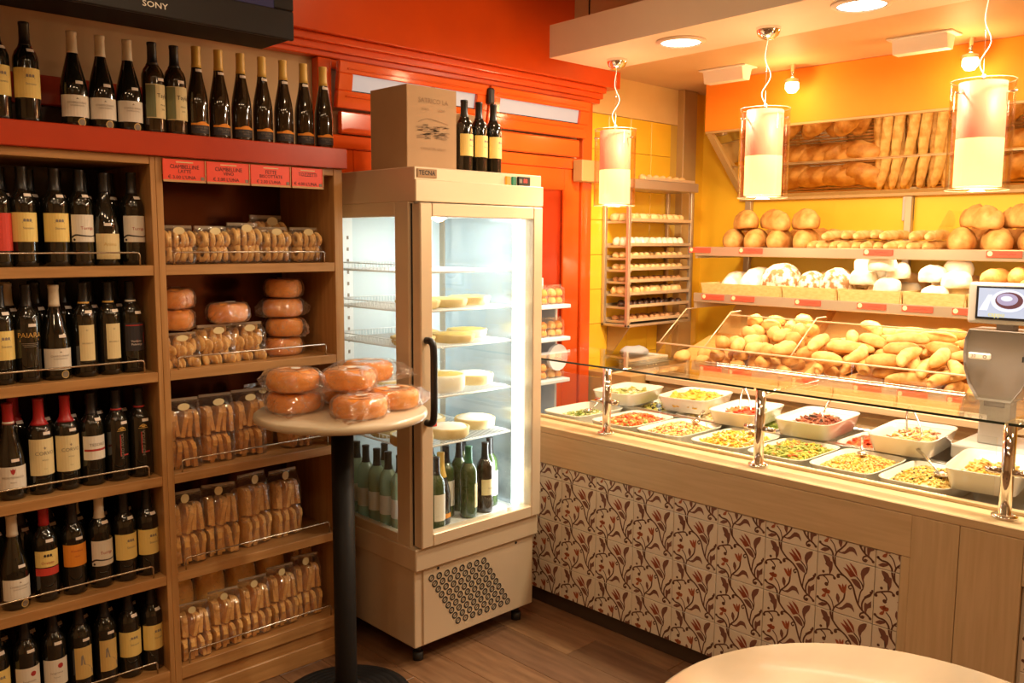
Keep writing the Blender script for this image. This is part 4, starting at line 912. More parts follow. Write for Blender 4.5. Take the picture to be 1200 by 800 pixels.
for z in (.98, 1.2, 1.37):
    for x in (3.10, 3.23, 3.345): sp.place((x, 3.15, z), 0, 'small bag of buns on the pale blue snack stand', 'snack bags on the blue stand')
# ================================================================== SALAD COUNTER
CX = 2.846; CT = .853
ct = thing('salad_counter', 'long wood-framed salad counter fronted with floral tiles', 'counter', (3.3, 1.2, 0))
part('carcass', MB().box(2.872, 3.78, -.7, 2.95, .07, .80), 'kick', ct, True)
part('kickboard', MB().box(2.868, 2.88, -.7, 2.95, 0, .07), 'kick', ct, True)
part('front_ledge', MB().rbox(CX, 3.012, -.7, 2.955, .822, CT, .003), 'counter_wood', ct, True)
part('ledge_strip', MB().rbox(2.985, 3.012, -.7, 2.955, CT, .866, .002), 'counter_wood', ct, True, label='raised pale strip along the well')
part('fascia', MB().rbox(CX, 2.87, 1.078, 2.955, .680, .8215, .0015), 'counter_wood', ct, True)
part('front_panel', MB().rbox(CX, 2.87, .9325, 1.0775, .07, .8215, .0015).rbox(CX, 2.87, 1.0775, 1.106, .07, .679, .0015), 'counter_wood_v', ct, True)
part('front_panel', MB().rbox(CX, 2.87, .752, .9305, .07, .8215, .0015), 'counter_wood_v', ct, True)
part('fascia', MB().rbox(CX, 2.87, -.7, .7505, .680, .8215, .0015), 'counter_wood', ct, True)
part('back_ledge', MB().rbox(3.775, 3.86, -.7, 2.955, .80, .875, .003), 'steel', ct, True)
part('back_panel', MB().box(3.78, 3.80, -.7, 2.95, .0, .80), 'counter_wood', ct, True)
part('end_panel', MB().rbox(CX, 3.86, 2.935, 2.965, .0, .82, .002), 'counter_wood', ct, True)
part('well_floor', MB().box(3.012, 3.775, -.7, 2.935, .80, .808), 'steel', ct, True)
part('well_divider', MB().rbox(3.395, 3.425, -.7, 2.935, .80, .879, .002), 'steel', ct, True)
# --- tile print: one vine motif per tile
TLx, TLy = 75.0, 150.0
def uv(p):
    x, y = p[0]-TLx, p[1]-TLy; det = 517*505+28*140
    return ((x*505+28*y)/det, (517*y-140*x)/det)
def ST(P, wd=11, w1=None): return stroke2d([uv(p) for p in P], wd*1.3/517., None if w1 is None else w1*1.3/517.)
def PO(P, k=1.14):
    cx, cy = sum(p[0] for p in P)/len(P), sum(p[1] for p in P)/len(P); P = [(cx+(x-cx)*k, cy+(y-cy)*k) for x, y in P]
    return poly2d([uv(p) for p in spline(P+[P[0]], 2)[:-1]])
def DOT(x, y, r): c = uv((x, y)); return ell2d(c[0], c[1], r/517., r/505., 10)
stems = [ST([(100, 65), (130, 90), (180, 110), (215, 160), (220, 220), (240, 275), (290, 345), (350, 400), (395, 465), (415, 540), (440, 620), (480, 680), (520, 715), (545, 745)], 13),
 ST([(240, 275), (238, 205), (255, 155), (300, 120), (340, 75), (352, 10)], 11), ST([(248, 160), (230, 90), (195, 40)], 8),
 ST([(268, 150), (290, 160), (320, 168)], 9), ST([(75, 395), (85, 375), (110, 367), (180, 360), (215, 368), (230, 392)], 11), ST([(125, 368), (155, 395), (172, 430), (155, 452)], 10, 8),
 ST([(-20, 420), (15, 400), (42, 385), (52, 362)], 10), ST([(320, 375), (285, 358), (258, 362), (258, 385), (278, 380)], 10), ST([(400, 470), (375, 455), (358, 470), (370, 490), (384, 478)], 9),
 ST([(443, 620), (450, 570), (466, 510), (485, 480), (470, 430), (430, 378)], 9), ST([(485, 480), (492, 445), (488, 405)], 8), ST([(478, 680), (475, 620), (500, 570), (545, 545), (558, 522)], 11), ST([(495, 695), (465, 705), (458, 732), (482, 746), (494, 728)], 11), ST([(505, 690), (512, 700), (508, 712)], 8), ST([(352, 12), (328, -4)], 8)]
stems += [DOT(100, 62, 13), DOT(546, 748, 13), DOT(128, 332, 13), DOT(80, 395, 15), DOT(230, 392, 14), DOT(155, 448, 18), DOT(556, 518, 13), DOT(52, 362, 12), DOT(265, 372, 15), DOT(480, 735, 14)]
leaves = [PO([(285, 158), (330, 148), (368, 113), (410, 130), (428, 190), (402, 158), (368, 152), (330, 172)]), PO([(105, 130), (140, 112), (190, 126), (145, 146)]), PO([(292, 112), (272, 70), (282, 28), (304, 65)]),
 PO([(182, 352), (206, 310), (210, 250), (194, 240), (182, 210), (134, 188), (150, 238), (168, 247), (148, 262), (178, 290), (188, 320)]), PO([(487, 415), (470, 350), (490, 305), (541, 296), (528, 340), (502, 368)]), PO([(384, 404), (420, 402), (452, 432), (466, 486), (428, 462), (408, 440)]),
 PO([(502, 692), (498, 640), (506, 608), (522, 620), (556, 596), (546, 628), (552, 648), (526, 656), (514, 690)])]
fl1 = [PO([(430, 376), (400, 372), (375, 378), (350, 340), (318, 298), (352, 315), (388, 350)]), PO([(425, 372), (400, 365), (365, 320), (340, 268), (378, 305), (410, 350)]), PO([(434, 374), (410, 330), (372, 258), (412, 295), (430, 330)])]
fl2 = [PO([(318, 526), (292, 512), (264, 454), (288, 462), (304, 500)]), PO([(320, 526), (300, 480), (304, 444), (318, 478)]), PO([(322, 526), (334, 500), (337, 448), (318, 476)]),
 PO([(145, 532), (112, 500), (140, 492), (158, 520)]), PO([(150, 530), (160, 500), (188, 510), (178, 535)]), PO([(150, 535), (125, 540), (110, 560), (140, 566)]), PO([(145, 522), (138, 496), (156, 486), (164, 512)])]
def motif():
    bm = bmesh.new()
    for mi, sh, off in ((0, stems, 0), (1, leaves, .00012), (2, fl1, .00024), (3, fl2, .00024)):
        for V, F in sh:
            for du in (-1, 0, 1):
                for dv in (-1, 0, 1):
                    if max(u+du for u, v in V) < 0 or min(u+du for u, v in V) > 1 or max(v+dv for u, v in V) < 0 or min(v+dv for u, v in V) > 1: continue
                    bv = [bm.verts.new((-off, u+du, v+dv)) for u, v in V]
                    for f in F:
                        try: q = bm.faces.new([bv[i] for i in f]); q.material_index = mi
                        except ValueError: pass
    bmesh.ops.triangulate(bm, faces=bm.faces[:])
    return bm
MOT = motif()
TW, THh = .205, .200; tcache = {}
def tile_meshes(u0, u1, v0, v1):
    key = (u0, u1, v0, v1)
    if key in tcache: return tcache[key]
    g = .0012
    a = MB().rbox(.0, .012, -u1*TW+g, -u0*TW-g, -v1*THh+g, -v0*THh-g, .0014).mesh('tile'); setmats(a, 'ceramic_tile')
    bm = MOT.copy(); e = .008
    for co, no in (((0, u0+e, 0), (0, -1, 0)), ((0, u1-e, 0), (0, 1, 0)), ((0, 0, v0+e), (0, 0, -1)), ((0, 0, v1-e), (0, 0, 1))):
        bmesh.ops.bisect_plane(bm, geom=bm.verts[:]+bm.edges[:]+bm.faces[:], plane_co=co, plane_no=no, clear_outer=True)
    for v in bm.verts: v.co = Vector((v.co.x-.0004, -v.co.y*TW, -v.co.z*THh))
    b = bpy.data.meshes.new('tile_print'); bm.to_mesh(b); bm.free(); setmats(b, ['vine', 'vine_leaf', 'vine_flower', 'vine_bud'])
    tcache[key] = (a, b); return a, b
pn = part('tile_backing', MB().box(2.8605, 2.872, 1.106, 2.935, .07, .679), 'tile_grout', ct, True)
def tiles(y_right, y_start, n, parent):
    for c in range(n):
        yt = y_start-c*TW; u1 = min(1.0, (yt-y_right)/TW)
        if u1 < .05: continue
        for (zt, v0, v1) in ((.815, .685, 1.0), (.615, 0, 1.0), (.415, 0, 1.0), (.215, 0, .725)):
            a, b = tile_meshes(0.0, round(u1, 3), v0, v1)
            o = link('tile', a, parent, (2.8505-3.3, yt-1.2, zt)); link('tile_print', b, o)
tiles(1.107, 2.83, 9, ct)
part('tile_backing', MB().box(2.8605, 2.872, -.7, .75, .07, .679), 'tile_grout', ct, True)
tiles(.33, .74, 2, ct)
# ------------------------------------------------------------------ glass guard
gd = thing('glass_guard', 'glass sneeze guard on chrome posts along the salad counter', 'sneeze guard', (2.93, 1.6, .8665))
PY = [2.44, 1.69, .835]
for y in PY:
    p = part('post', MB().cyl((2.935, y, 0), .019, CT+.001, 1.150, 20), 'chrome', gd, True)
    part('flange', MB().lathe([(.038, CT+.0005), (.038, CT+.008), (.024, CT+.013)], 24, 0, (2.935, y, 0)), 'chrome', p, True)
    part('support_arm', MB().tube([(2.935, y, 1.127), (3.38, y, 1.127)], .009, 10), 'chrome', p, True)
    for s in (-1, 1):
        part('glass_clamp', MB().tube([(2.935, y+s*.018, .998), (2.935, y+s*.062, .998)], .0105, 12), 'chrome', p, True)
for (y0, y1) in ((1.695, 2.93), (.84, 1.685), (-.3, .83)):
    g = part('glass_shelf', MB().box(2.893, 3.37, y0, y1, 1.1505, 1.1585), 'guard_glass', gd, True)
    part('glass_edge', MB().box(2.8915, 2.893, y0, y1, 1.1505, 1.1585), 'glass_edge', g, True)
for (y0, y1) in ((2.475, 2.93), (1.725, 2.405), (.87, 1.655)):
    part('front_glass', MB().box(2.932, 2.938, y0, y1, .885, 1.10), 'pane', gd, True)
# ------------------------------------------------------------------ salad dishes
def dish_mesh(L, Wd, h):
    m = MB(); S = 28; V = []
    def ringp(l, w, z, q=.30):
        for k in range(S):
            a = 2*PI*k/S; c, s = math.cos(a), math.sin(a)
            V.append((math.copysign(abs(c)**q, c)*l/2, math.copysign(abs(s)**q, s)*w/2, z))
    lv = [(L*.80, Wd*.80, 0), (L*.86, Wd*.86, .004), (L*.985, Wd*.985, h-.006), (L, Wd, h-.003), (L, Wd, h), (L-.010, Wd-.010, h), (L*.86-.012, Wd*.86-.012, .010), (L*.78, Wd*.78, .006)]
    for l, w_, z in lv: ringp(l, w_, z)
    F = [(i*S+k, i*S+(k+1) % S, (i+1)*S+(k+1) % S, (i+1)*S+k) for i in range(len(lv)-1) for k in range(S)]
    F += [tuple(reversed(range(S))), tuple((len(lv)-1)*S+k for k in range(S))]
    m.add(V, F, 0, True); return m
def food(L, Wd, h, mats, kind, seed, n=320, fill=.55, mound=.35, cover=1.0):
    rnd = random.Random(seed); m = MB(); G = 14; V = []; l, w_ = L*.92, Wd*.91
    def top(fx, fy):
        d = max(abs(fx), abs(fy)); e = max(0, 1-(d/cover)**9)
        return .012+h*(fill*e+mound*max(0, 1-(fx*fx+fy*fy))*.8*e)*.95+.006*noise.noise(Vector((fx*3+seed, fy*3, 0)))
    def lim(p, D, z):
        q = (D*.86/2-.007)+(D/2-.006-(D*.86/2-.007))*max(0, min(1, (z-.010)/(h-.010)))
        return max(-q, min(q, p))
    for i in range(G+1):
        for j in range(G+1):
            fx, fy = -1+2*i/G, -1+2*j/G; z = max(.011, top(fx*cover, fy*cover)-.004); V.append((lim(fx*l/2*cover, L, z), lim(fy*w_/2*cover, Wd, z), z))
    m.add(V, [(i*(G+1)+j, (i+1)*(G+1)+j, (i+1)*(G+1)+j+1, i*(G+1)+j+1) for i in range(G) for j in range(G)], 0, True)
    for q in range(n):
        fx, fy = rnd.uniform(-.97, .97)*cover, rnd.uniform(-.97, .97)*cover
        if abs(fx)**4+abs(fy)**4 > cover**4: continue
        z = top(fx, fy); Mx = Matrix.Translation((lim(fx*l/2, L-.024, z), lim(fy*w_/2, Wd-.024, z), z)) @ Matrix.Rotation(rnd.uniform(0, 6.3), 4, 'Z') @ Matrix.Rotation(rnd.uniform(-.6, .6), 4, 'Y') @ Matrix.Rotation(rnd.uniform(-.5, .5), 4, 'X')
        k = rnd.choices(range(len(mats)), [5, 3, 2, 1, 1][:len(mats)])[0]; s = rnd.uniform(.8, 1.25)
        if kind == 'pasta': m.tube([Mx @ Vector((-.016*s, -.003, 0)), Mx @ Vector((0, .003, .002)), Mx @ Vector((.016*s, -.003, 0))], .0042*s, 5, k)
        elif kind == 'rice': m.rbox(-.006*s, .006*s, -.003*s, .003*s, -.003, .003, .0015, 1, k, Mx)
        elif kind == 'chunk': m.rbox(-.009*s, .009*s, -.007*s, .007*s, -.006, .006, .003, 1, k, Mx, True)
        elif kind == 'strip': m.tube([Mx @ Vector((-.022*s, 0, 0)), Mx @ Vector((-.006, .006, .005)), Mx @ Vector((.008, -.004, .003)), Mx @ Vector((.024*s, .004, 0))], .0035*s, 5, k)
        elif kind == 'slab': m.rbox(-.022*s, .022*s, -.014*s, .014*s, -.003, .003, .002, 1, k, Mx, True)
        elif kind == 'leaf': m.add([Mx @ Vector(p) for p in ((-.014*s, 0, 0), (0, -.006*s, .003), (.014*s, 0, 0), (0, .006*s, .003))], [(0, 1, 2, 3)], k)
    return m
dm = {}
def dish(x, y, z, L, Wd, h, lab, rz=0.0, tilt=0.0, grp='salad dishes'):
    key = (L, Wd, h)
    if key not in dm: me = dish_mesh(L, Wd, h).mesh('serving_dish'); setmats(me, 'dish'); dm[key] = me
    o = link('serving_dish', dm[key], None, (x, y, z), (0, tilt, rz)); return tag(o, lab, 'dish', grp)
def filled(x, y, z, L, Wd, h, dlab, flab, mats, kind, seed, n=320, rz=0.0, **kw):
    dish(x, y, z, L, Wd, h, dlab, rz)
    solo('salad', food(L, Wd, h, mats, kind, seed, n, **kw), mats, flab, 'salad', (x, y, z+.0005), (0, 0, rz), 'salads on the counter', 'stuff')
Z1 = .8085
F1 = [(2.81, 'shredded green salad', ['f_lgreen', 'f_white', 'f_green'], 'leaf', dict(fill=.35, mound=.25, cover=.8)), (2.505, 'tomato and onion salad', ['f_tom', 'f_red', 'f_rice', 'f_green'], 'chunk', {}), (2.24, 'pale rice salad with diced vegetables', ['f_rice', 'f_white', 'f_red', 'f_lgreen'], 'rice', dict()), (1.955, 'yellow pasta salad', ['f_yel', 'f_pasta', 'f_white'], 'pasta', {}), (1.688, 'green pasta salad with pesto', ['f_lgreen', 'f_olive', 'f_yel', 'f_tom'], 'pasta', {}), (1.425, 'golden rice salad with peppers', ['f_rice', 'f_pasta', 'f_yel', 'f_tom'], 'rice', {}), (1.162, 'grain salad with mushrooms', ['f_rice', 'f_pasta', 'f_yel', 'f_olive', 'f_black'], 'rice', {})]
for k, (y, nm, mats, kind, kw) in enumerate(F1):
    n = {'leaf': 500, 'chunk': 300, 'rice': 700, 'pasta': 330}[kind]
    filled(3.205, y, Z1, .36, .252, .068, 'white dish of %s in the front row of the counter' % nm, '%s in the front row of the counter' % nm, mats, kind, 20+k, n, fill=kw.get('fill', .70), mound=kw.get('mound', .34), cover=kw.get('cover', 1.0))
# back row in the well
for k, (y, nm, mats, kind) in enumerate([(2.62, 'olive', ['f_olive', 'f_black'], 'chunk'), (2.33, 'bean', ['f_white', 'f_rice'], 'chunk'), (2.04, 'mixed leaf', ['f_green', 'f_lgreen'], 'leaf'), (1.52, 'red pepper', ['f_red', 'f_tom'], 'slab'), (1.06, 'yellow potato', ['f_yel', 'f_rice'], 'chunk')]):
    filled(3.605, y, Z1, .33, .245, .066, 'white dish of %s salad sunk in the back row of the counter' % nm, '%s salad sunk in the back row of the counter' % nm, mats, kind, 50+k, 160)
# raised second row
Z2 = .8795
filled(3.53, 2.945-.155, Z2, .36, .25, .066, 'raised white dish of zucchini salad by the fridge', 'zucchini salad in the raised dish by the fridge', ['f_lgreen', 'f_white', 'f_olive'], 'slab', 70, 90, rz=.12, fill=.35, cover=.8)
filled(3.62, 2.44, Z2, .36, .27, .072, 'raised white dish of yellow potato slices', 'yellow potato slices in a raised dish', ['f_yel', 'f_pasta'], 'slab', 71, 110, rz=.15, fill=.55)
filled(3.53, 2.10, Z2, .37, .24, .066, 'raised white dish of stewed red peppers with tongs', 'stewed red peppers in a raised dish', ['f_tom', 'f_red', 'f_olive'], 'slab', 72, 60, rz=.12, fill=.32, cover=.7)
filled(3.55, 1.765, Z2, .40, .255, .074, 'raised white dish of grilled dark meat strips', 'grilled dark meat strips in a raised dish', ['f_meat', 'f_meat2', 'f_black'], 'strip', 73, 150, rz=.08, fill=.36, cover=.75)
filled(3.55, 1.36, Z2, .40, .255, .074, 'raised white dish of grilled zucchini strips with tongs standing in it', 'grilled zucchini strips in a raised dish', ['f_zuc', 'f_white', 'f_meat2'], 'strip', 74, 120, rz=.08, fill=.36, cover=.72)
filled(3.215, .965, Z2, .38, .235, .076, 'raised white dish of pasta at the chrome post near the scale', 'pasta in the raised dish near the scale', ['f_pasta', 'f_rice', 'f_yel'], 'pasta', 75, 120, rz=.12, fill=.4, cover=.8)
# utensils
def spoon(p0, p1, lab, r=.024):
    p0, p1 = Vector(p0), Vector(p1); t = thing('serving_spoon', lab, 'spoon', p0); d = (p1-p0)
    part('handle', MB().tube([(0, 0, 0), tuple(d*.5+Vector((0, 0, .006))), tuple(d)], .004, 8, rr=[.004, .0045, .0075]), 'steel', t)
    m = MB(); M_ = Matrix.Rotation(math.atan2(-d.y, -d.x), 4, 'Z'); V = []; S = 16
    for (q, z) in ((0.01, -.008), (.5, -.006), (.85, .0), (1, .006), (.9, .003), (.5, -.003), (.01, -.005)):
        for k in range(S): a = 2*PI*k/S; V.append(M_ @ Vector((.03+q*r*1.35*math.cos(a), q*r*math.sin(a), z)))
    m.add(V, [(i*S+k, i*S+(k+1) % S, (i+1)*S+(k+1) % S, (i+1)*S+k) for i in range(6) for k in range(S)], 0, True); part('bowl', m, 'steel', t)
    return t
spoon((3.20, 1.13, .888), (3.39, 1.285, .92), 'steel serving spoon lying on the grain salad', .027)
spoon((3.27, 1.44, .894), (3.40, 1.50, .925), 'steel spoon stuck in the golden rice salad', .02)
spoon((3.25, 2.80, .868), (3.42, 2.84, .915), 'steel spoon leaning in the shredded green salad', .02)
spoon((3.31, 2.22, .893), (3.42, 2.26, .918), 'steel spoon in the pale rice salad', .022)
spoon((3.30, 1.93, .895), (3.42, 1.985, .932), 'steel spoon with raised handle in the yellow pasta salad', .02)
spoon((3.55, 1.75, .935), (3.72, 1.80, .992), 'steel serving tool lying in the grilled dark meat', .026)
def tongs(p, top, lab):
    t = thing('serving_tongs', lab, 'tongs', p); d = Vector(top)-Vector(p)
    for s in (-1, 1):
        part('arm', MB().tube(spline([(0, s*.028, 0), (d.x*.4, s*.026+d.y*.4, d.z*.4), (d.x*.8, s*.014+d.y*.8, d.z*.8), (d.x, d.y, d.z)], 3), .004, 8), 'steel', t)
        part('tip', MB().rbox(-.008, .008, s*.028-.010, s*.028+.010, -.012, .004, .003), 'steel', t)
    return t
tongs((3.54, 1.345, .925), (3.60, 1.40, 1.04), 'steel tongs standing in the grilled zucchini')
tongs((3.52, 2.10, .920), (3.60, 2.16, 1.02), 'steel tongs standing in the stewed red peppers')
# ------------------------------------------------------------------ scale
sc = thing('shop_scale', 'grey counter scale with a colour customer display on its column', 'scale', (3.64, 1.06, .875))
SX = 3.60
part('base', MB().rbox(3.50, 3.82, .86, 1.20, .8795, .935, .008, 2), 'grey_plastic', sc, True)
part('column', MB().rbox(3.585, 3.66, 1.025, 1.135, .935, 1.12, .006, 2), 'grey_plastic', sc, True)
part('column_slot', MB().rbox(3.581, 3.586, 1.045, 1.118, 1.083, 1.105, .002), 'rubber', sc, True)
body_poly = [(1.178, 1.375), (1.192, 1.34), (1.196, 1.28), (1.190, 1.22), (1.172, 1.16), (1.140, 1.105), (1.02, 1.105), (.985, 1.16), (.955, 1.24), (.935, 1.33), (.935, 1.375)]
m = MB(); n_ = len(body_poly); lv = [(3.57, .94), (3.555, .985), (3.56, 1.0), (3.70, 1.0), (3.72, .95)]; V = []
cy_, cz_ = 1.065, 1.25
for (x, s) in lv:
    for (a, b) in body_poly: V.append((x+(.03*(1.25-b)), cy_+(a-cy_)*s, cz_+(b-cz_)*s))
m.add(V, [(i*n_+k, i*n_+(k+1) % n_, (i+1)*n_+(k+1) % n_, (i+1)*n_+k) for i in range(len(lv)-1) for k in range(n_)]+[tuple(range(n_)), tuple(range((len(lv)-1)*n_, len(lv)*n_))], 0, False)
hs = part('printer_housing', m, 'grey_dark', sc, True)
part('badge', MB().rbox(3.548, 3.560, 1.095, 1.175, 1.262, 1.287, .006, 2), 'label_white', hs, True)
m = MB(); put2d(m, text2d('30', .018), lambda u, v: (3.5475, 1.155-u, 1.274+v)); put2d(m, ring2d(0, 0, .004, .007, 12), lambda u, v: (3.5475, 1.115-u, 1.274+v)); part('badge_print', m, 'ink_grey', hs, True)
m = MB()
for q in range(6): m.box(3.553, 3.560, .985-.012*q, .990-.012*q, 1.265, 1.285)
part('vent_slits', m, 'rubber', hs, True)
dp = part('display', MB().rbox(3.555, 3.60, .915, 1.190, 1.398, 1.553, .010, 2), 'grey_plastic', sc, True)
part('display_neck', MB().rbox(3.57, 3.63, 1.03, 1.09, 1.37, 1.405, .004), 'grey_dark', sc, True)
part('screen_frame', MB().rbox(3.549, 3.558, .955, 1.160, 1.415, 1.542, .003), 'black_plastic', dp, True)
m = MB(); sf = lambda u, v: (3.5478, 1.057-u, 1.479+v)
put2d(m, rect2d(-.093, .093, -.054, .054), sf, 0)
sf2 = lambda u, v: (3.5472, 1.057-u, 1.479+v); sf3 = lambda u, v: (3.5466, 1.057-u, 1.479+v); sf4 = lambda u, v: (3.546, 1.057-u, 1.479+v)
put2d(m, ell2d(.01, .008, .060, .041, 24), sf2, 1); put2d(m, ell2d(.012, .010, .047, .031, 24), sf3, 2); put2d(m, ell2d(.006, .014, .036, .023, 24), sf4, 3)
put2d(m, ell2d(.004, .017, .020, .010, 14), lambda u, v: (3.5455, 1.057-u, 1.479+v), 1); put2d(m, poly2d([(-.09, -.03), (-.06, .03), (-.045, .03), (-.06, -.03)]), sf2, 1)
put2d(m, text2d('cappu', .024, .02), lambda u, v: (3.5455, 1.085-u, 1.435+v), 4)
part('screen', m, ['scr_blue', 'scr_white', 'scr_brown', 'scr_mauve', 'scr_yellow'], dp, True)
# ================================================================== BREAD WALL
BX = 4.45; YL, YR = 3.04, .55
bw = thing('bread_shelf', 'metal bread shelving with price strips along the yellow wall', 'shelf unit', (4.75, 1.8, 0))
def wire_deck(z):
    m = MB().rbox(BX, BX+.03, YR, YL, z-.040, z, .003).rbox(5.0, 5.04, YR, YL, z-.03, z, .003)
    return m
for z in (1.668, 1.392):
    part('shelf_frame', MB().rbox(BX, BX+.022, YR, YL, z-.054, z, .003).rbox(5.0, 5.045, YR, YL, z-.035, z-.004, .003), 'shelf_metal', bw, True)
part('shelf_board', MB().rbox(BX+.022, 5.0, YR, YL, 1.355, 1.388, .002), 'cream_wall', bw, True)
for k in range(30): part('slat', MB().rbox(BX+.022+k*.0192, BX+.022+k*.0192+.010, YR, YL, 1.642, 1.660, .002), 'wood_board', bw, True)
for y in (YL-.01, 2.02, 1.0): part('upright', MB().rbox(5.01, 5.045, y-.02, y+.02, .0, 1.955, .003), 'shelf_metal', bw, True)
for y in (YL-.008, YR+.008): part('end_bracket', MB().box(BX+.01, 5.0, y-.008, y+.008, 1.30, 1.355).box(BX+.01, 5.0, y-.008, y+.008, 1.60, 1.64), 'shelf_metal', bw, True)
# back counter and bins
part('back_counter', MB().rbox(4.06, 5.04, YR, 3.06, 0, .90, .003).rbox(4.02, 5.04, YR, 3.06, .90, .935, .004), 'counter_wood', bw, True)
part('bin_floor', MB().prism([(4.11, .936), (5.0, .936), (5.0, 1.17), (4.62, 1.12), (4.11, .975)], YR, 3.03, 'y'), 'wood_board', bw, True)
part('bin_back', MB().prism([(4.70, 1.12), (4.98, 1.352), (5.0, 1.352), (5.0, 1.12)], YR, 3.03, 'y'), 'cream_wall', bw, True)
part('front_glass', MB().box(4.085, 4.090, YR, 3.03, .955, 1.118), 'acrylic', bw, True)
part('glass_rail', MB().rbox(4.080, 4.096, YR, 3.03, 1.114, 1.122, .002), 'tray_metal', bw, True)
part('glass_rail', MB().rbox(4.075, 4.10, YR, 3.03, .936, .958, .002), 'tray_metal', bw, True)
part('upper_glass', MB().box(4.452, 4.456, YR, 2.78, 1.20, 1.276), 'acrylic', bw, True)
part('upper_rail', MB().rbox(4.448, 4.460, YR, 2.78, 1.270, 1.277, .002), 'tray_metal', bw, True)
for y in (3.025, 2.72, 2.20, 1.30):
    pol = [(4.10, .96), (4.10, 1.12), (4.36, 1.30), (4.46, 1.30), (4.46, 1.10)]
    part('divider', MB().prism(pol, y-.003, y+.003, 'y'), 'acrylic', bw, True)
    part('divider_edge', MB().tube([(4.10, y, 1.12), (4.36, y, 1.30), (4.46, y, 1.30)], .004, 6), 'tray_metal', bw, True)
part('divider_board', MB().prism([(4.55, 1.13), (4.98, 1.352), (4.98, 1.13)], 2.36, 2.39, 'y'), 'wood_board', bw, True)
# strip lamps under the two shelves
for z in (1.626, 1.345):
    part('strip_lamp', MB().rbox(BX+.035, BX+.075, YR+.05, YL-.05, z, z+.0095, .003), 'tube_warm', bw, True)
area('bread_strip_light', (4.54, 1.80, 1.612), .04, 7, WARM2, (0, math.radians(-8), 0), 2.2)
area('bread_strip_light', (4.53, 1.80, 1.338), .04, 7.5, WARM2, (0, math.radians(12), 0), 2.2)
# price cards on the strips
def strip_card(y, z, w_, seed):
    t = thing('price_card', '', 'price card', (BX-.004, y, z))
    part('card', MB().rbox(-.003, .002, -w_/2, w_/2, -.015, .015, .001), 'card_red', t)
    m = MB(); put2d(m, ell2d(0, 0, .012, .012, 14), lambda u, v: (-.0036, w_/2-.016-u, v+.002)); part('badge', m, 'paper_cream', t)
    m = MB(); rnd = random.Random(seed); P = [(-.03+i*.007, rnd.uniform(-.004, .004)) for i in range(11)]; put2d(m, stroke2d(P, .0018), lambda u, v: (-.0036, -.012-u, v)); part('lettering', m, 'ink_red', t)
    return t
for z, ys_, lab in ((1.648, (3.0, 2.66, 1.93, 1.345, .9), 'small red price card on the upper bread shelf strip'), (1.372, (2.90, 2.70, 2.30, 1.95, 1.72, 1.48), 'small red price card on the lower bread shelf strip')):
    for k, y in enumerate(ys_): tag(strip_card(y, z, .15, k), lab, None, lab.replace('small red price card', 'price cards'))
# ------------------------------------------------------------------ tilted mirror
mr = thing('tilted_mirror', 'long tilted mirror of two strips leaning out from the yellow wall over the bread', 'mirror', (4.83, 1.8, 1.975))
A = Vector((4.625, 0, 2.358)); B = Vector((5.045, 0, 1.975)); Mid = A.lerp(B, .55)+Vector((.0135, 0, .0148))
def pane(p, q, y0, y1, th=.006):
    d = (q-p).normalized(); n = Vector((d.z, 0, -d.x)); n = n if n.x > 0 else -n
    m = MB(); P = [(p.x, p.z), (q.x, q.z), (q.x+n.x*th, q.z+n.z*th), (p.x+n.x*th, p.z+n.z*th)]; m.prism(P, y0, y1, 'y'); return m
part('mirror_pane', pane(A, Mid, -.2, 3.06), 'mirror', mr, True)
part('mirror_pane', pane(Mid, B, -.2, 3.06), 'mirror', mr, True)
part('side_frame', pane(A+Vector((-.006, 0, -.006)), B+Vector((-.006, 0, -.006)), 3.06, 3.10, .025), 'tan_trim', mr, True)
part('top_frame', MB().rbox(4.612, 4.632, -.2, 3.10, 2.348, 2.362, .002), 'tan_trim', mr, True)
part('bottom_frame', MB().rbox(5.022, 5.048, -.2, 3.10, 1.958, 1.976, .002), 'tan_trim', mr, True)
part('middle_bead', MB().tube([(Mid.x-.004, -.2, Mid.z-.003), (Mid.x-.004, 3.06, Mid.z-.003)], .003, 6), 'tray_metal', mr, True)
solo('wall_socket', MB().rbox(5.028, 5.05, 2.00, 2.06, 1.82, 1.955, .004).rbox(5.02, 5.03, 2.012, 2.048, 1.925, 1.95, .002), 'grey_plastic', 'small grey fitting on the yellow wall under the mirror', 'fitting')
# ------------------------------------------------------------------ breads
def bread(name, mb, mt, cat, label=''):
    me = mb.mesh(name); setmats(me, mt); o = link(name, me); tag(o, label, cat); return Proto(o)
def rp(p, loc, rot, lab, grp, sc=1.0): return p.place(loc, 0, lab, grp, sc, rot)
lv = [bread('loaf', blob(.30, .132, .115, 20, 22, 2.2, .08, s, .45, 0, 4.0 if s % 2 else 3.0, 0, .16), 'bread', 'loaf') for s in (1, 2)]
ZT = 1.668
def stack(y0, x0, lab, grp):
    for i in range(4): rp(lv[i % 2], (x0+random.uniform(-.01, .02), y0-.158*i, ZT-.004), (0, 0, random.uniform(.25, .45)), lab+', lower layer', grp+' below')
    for i in range(3): rp(lv[(i+1) % 2], (x0+.01, y0-.08-.19*i, ZT+.104), (0, random.uniform(-.08, .08), random.uniform(.72, .9)), lab+', upper layer', grp+' above')
for i in range(4): rp(lv[i % 2], (4.89, 2.90-.158*i, ZT-.004), (0, 0, 1.3+.2*i), 'brown loaf at the wall behind the slashed loaves near the rack corner', 'loaves at the wall')
for i in range(7): rp(lv[i % 2], (4.89, 1.60-.158*i, ZT-.004), (0, 0, 1.3+.15*i), 'brown loaf at the wall behind the loaves on the scale side', 'loaves at the wall on the scale side')
stack(2.90, 4.64, 'slashed brown loaf near the rack corner of the upper bread shelf', 'loaves near the rack corner')
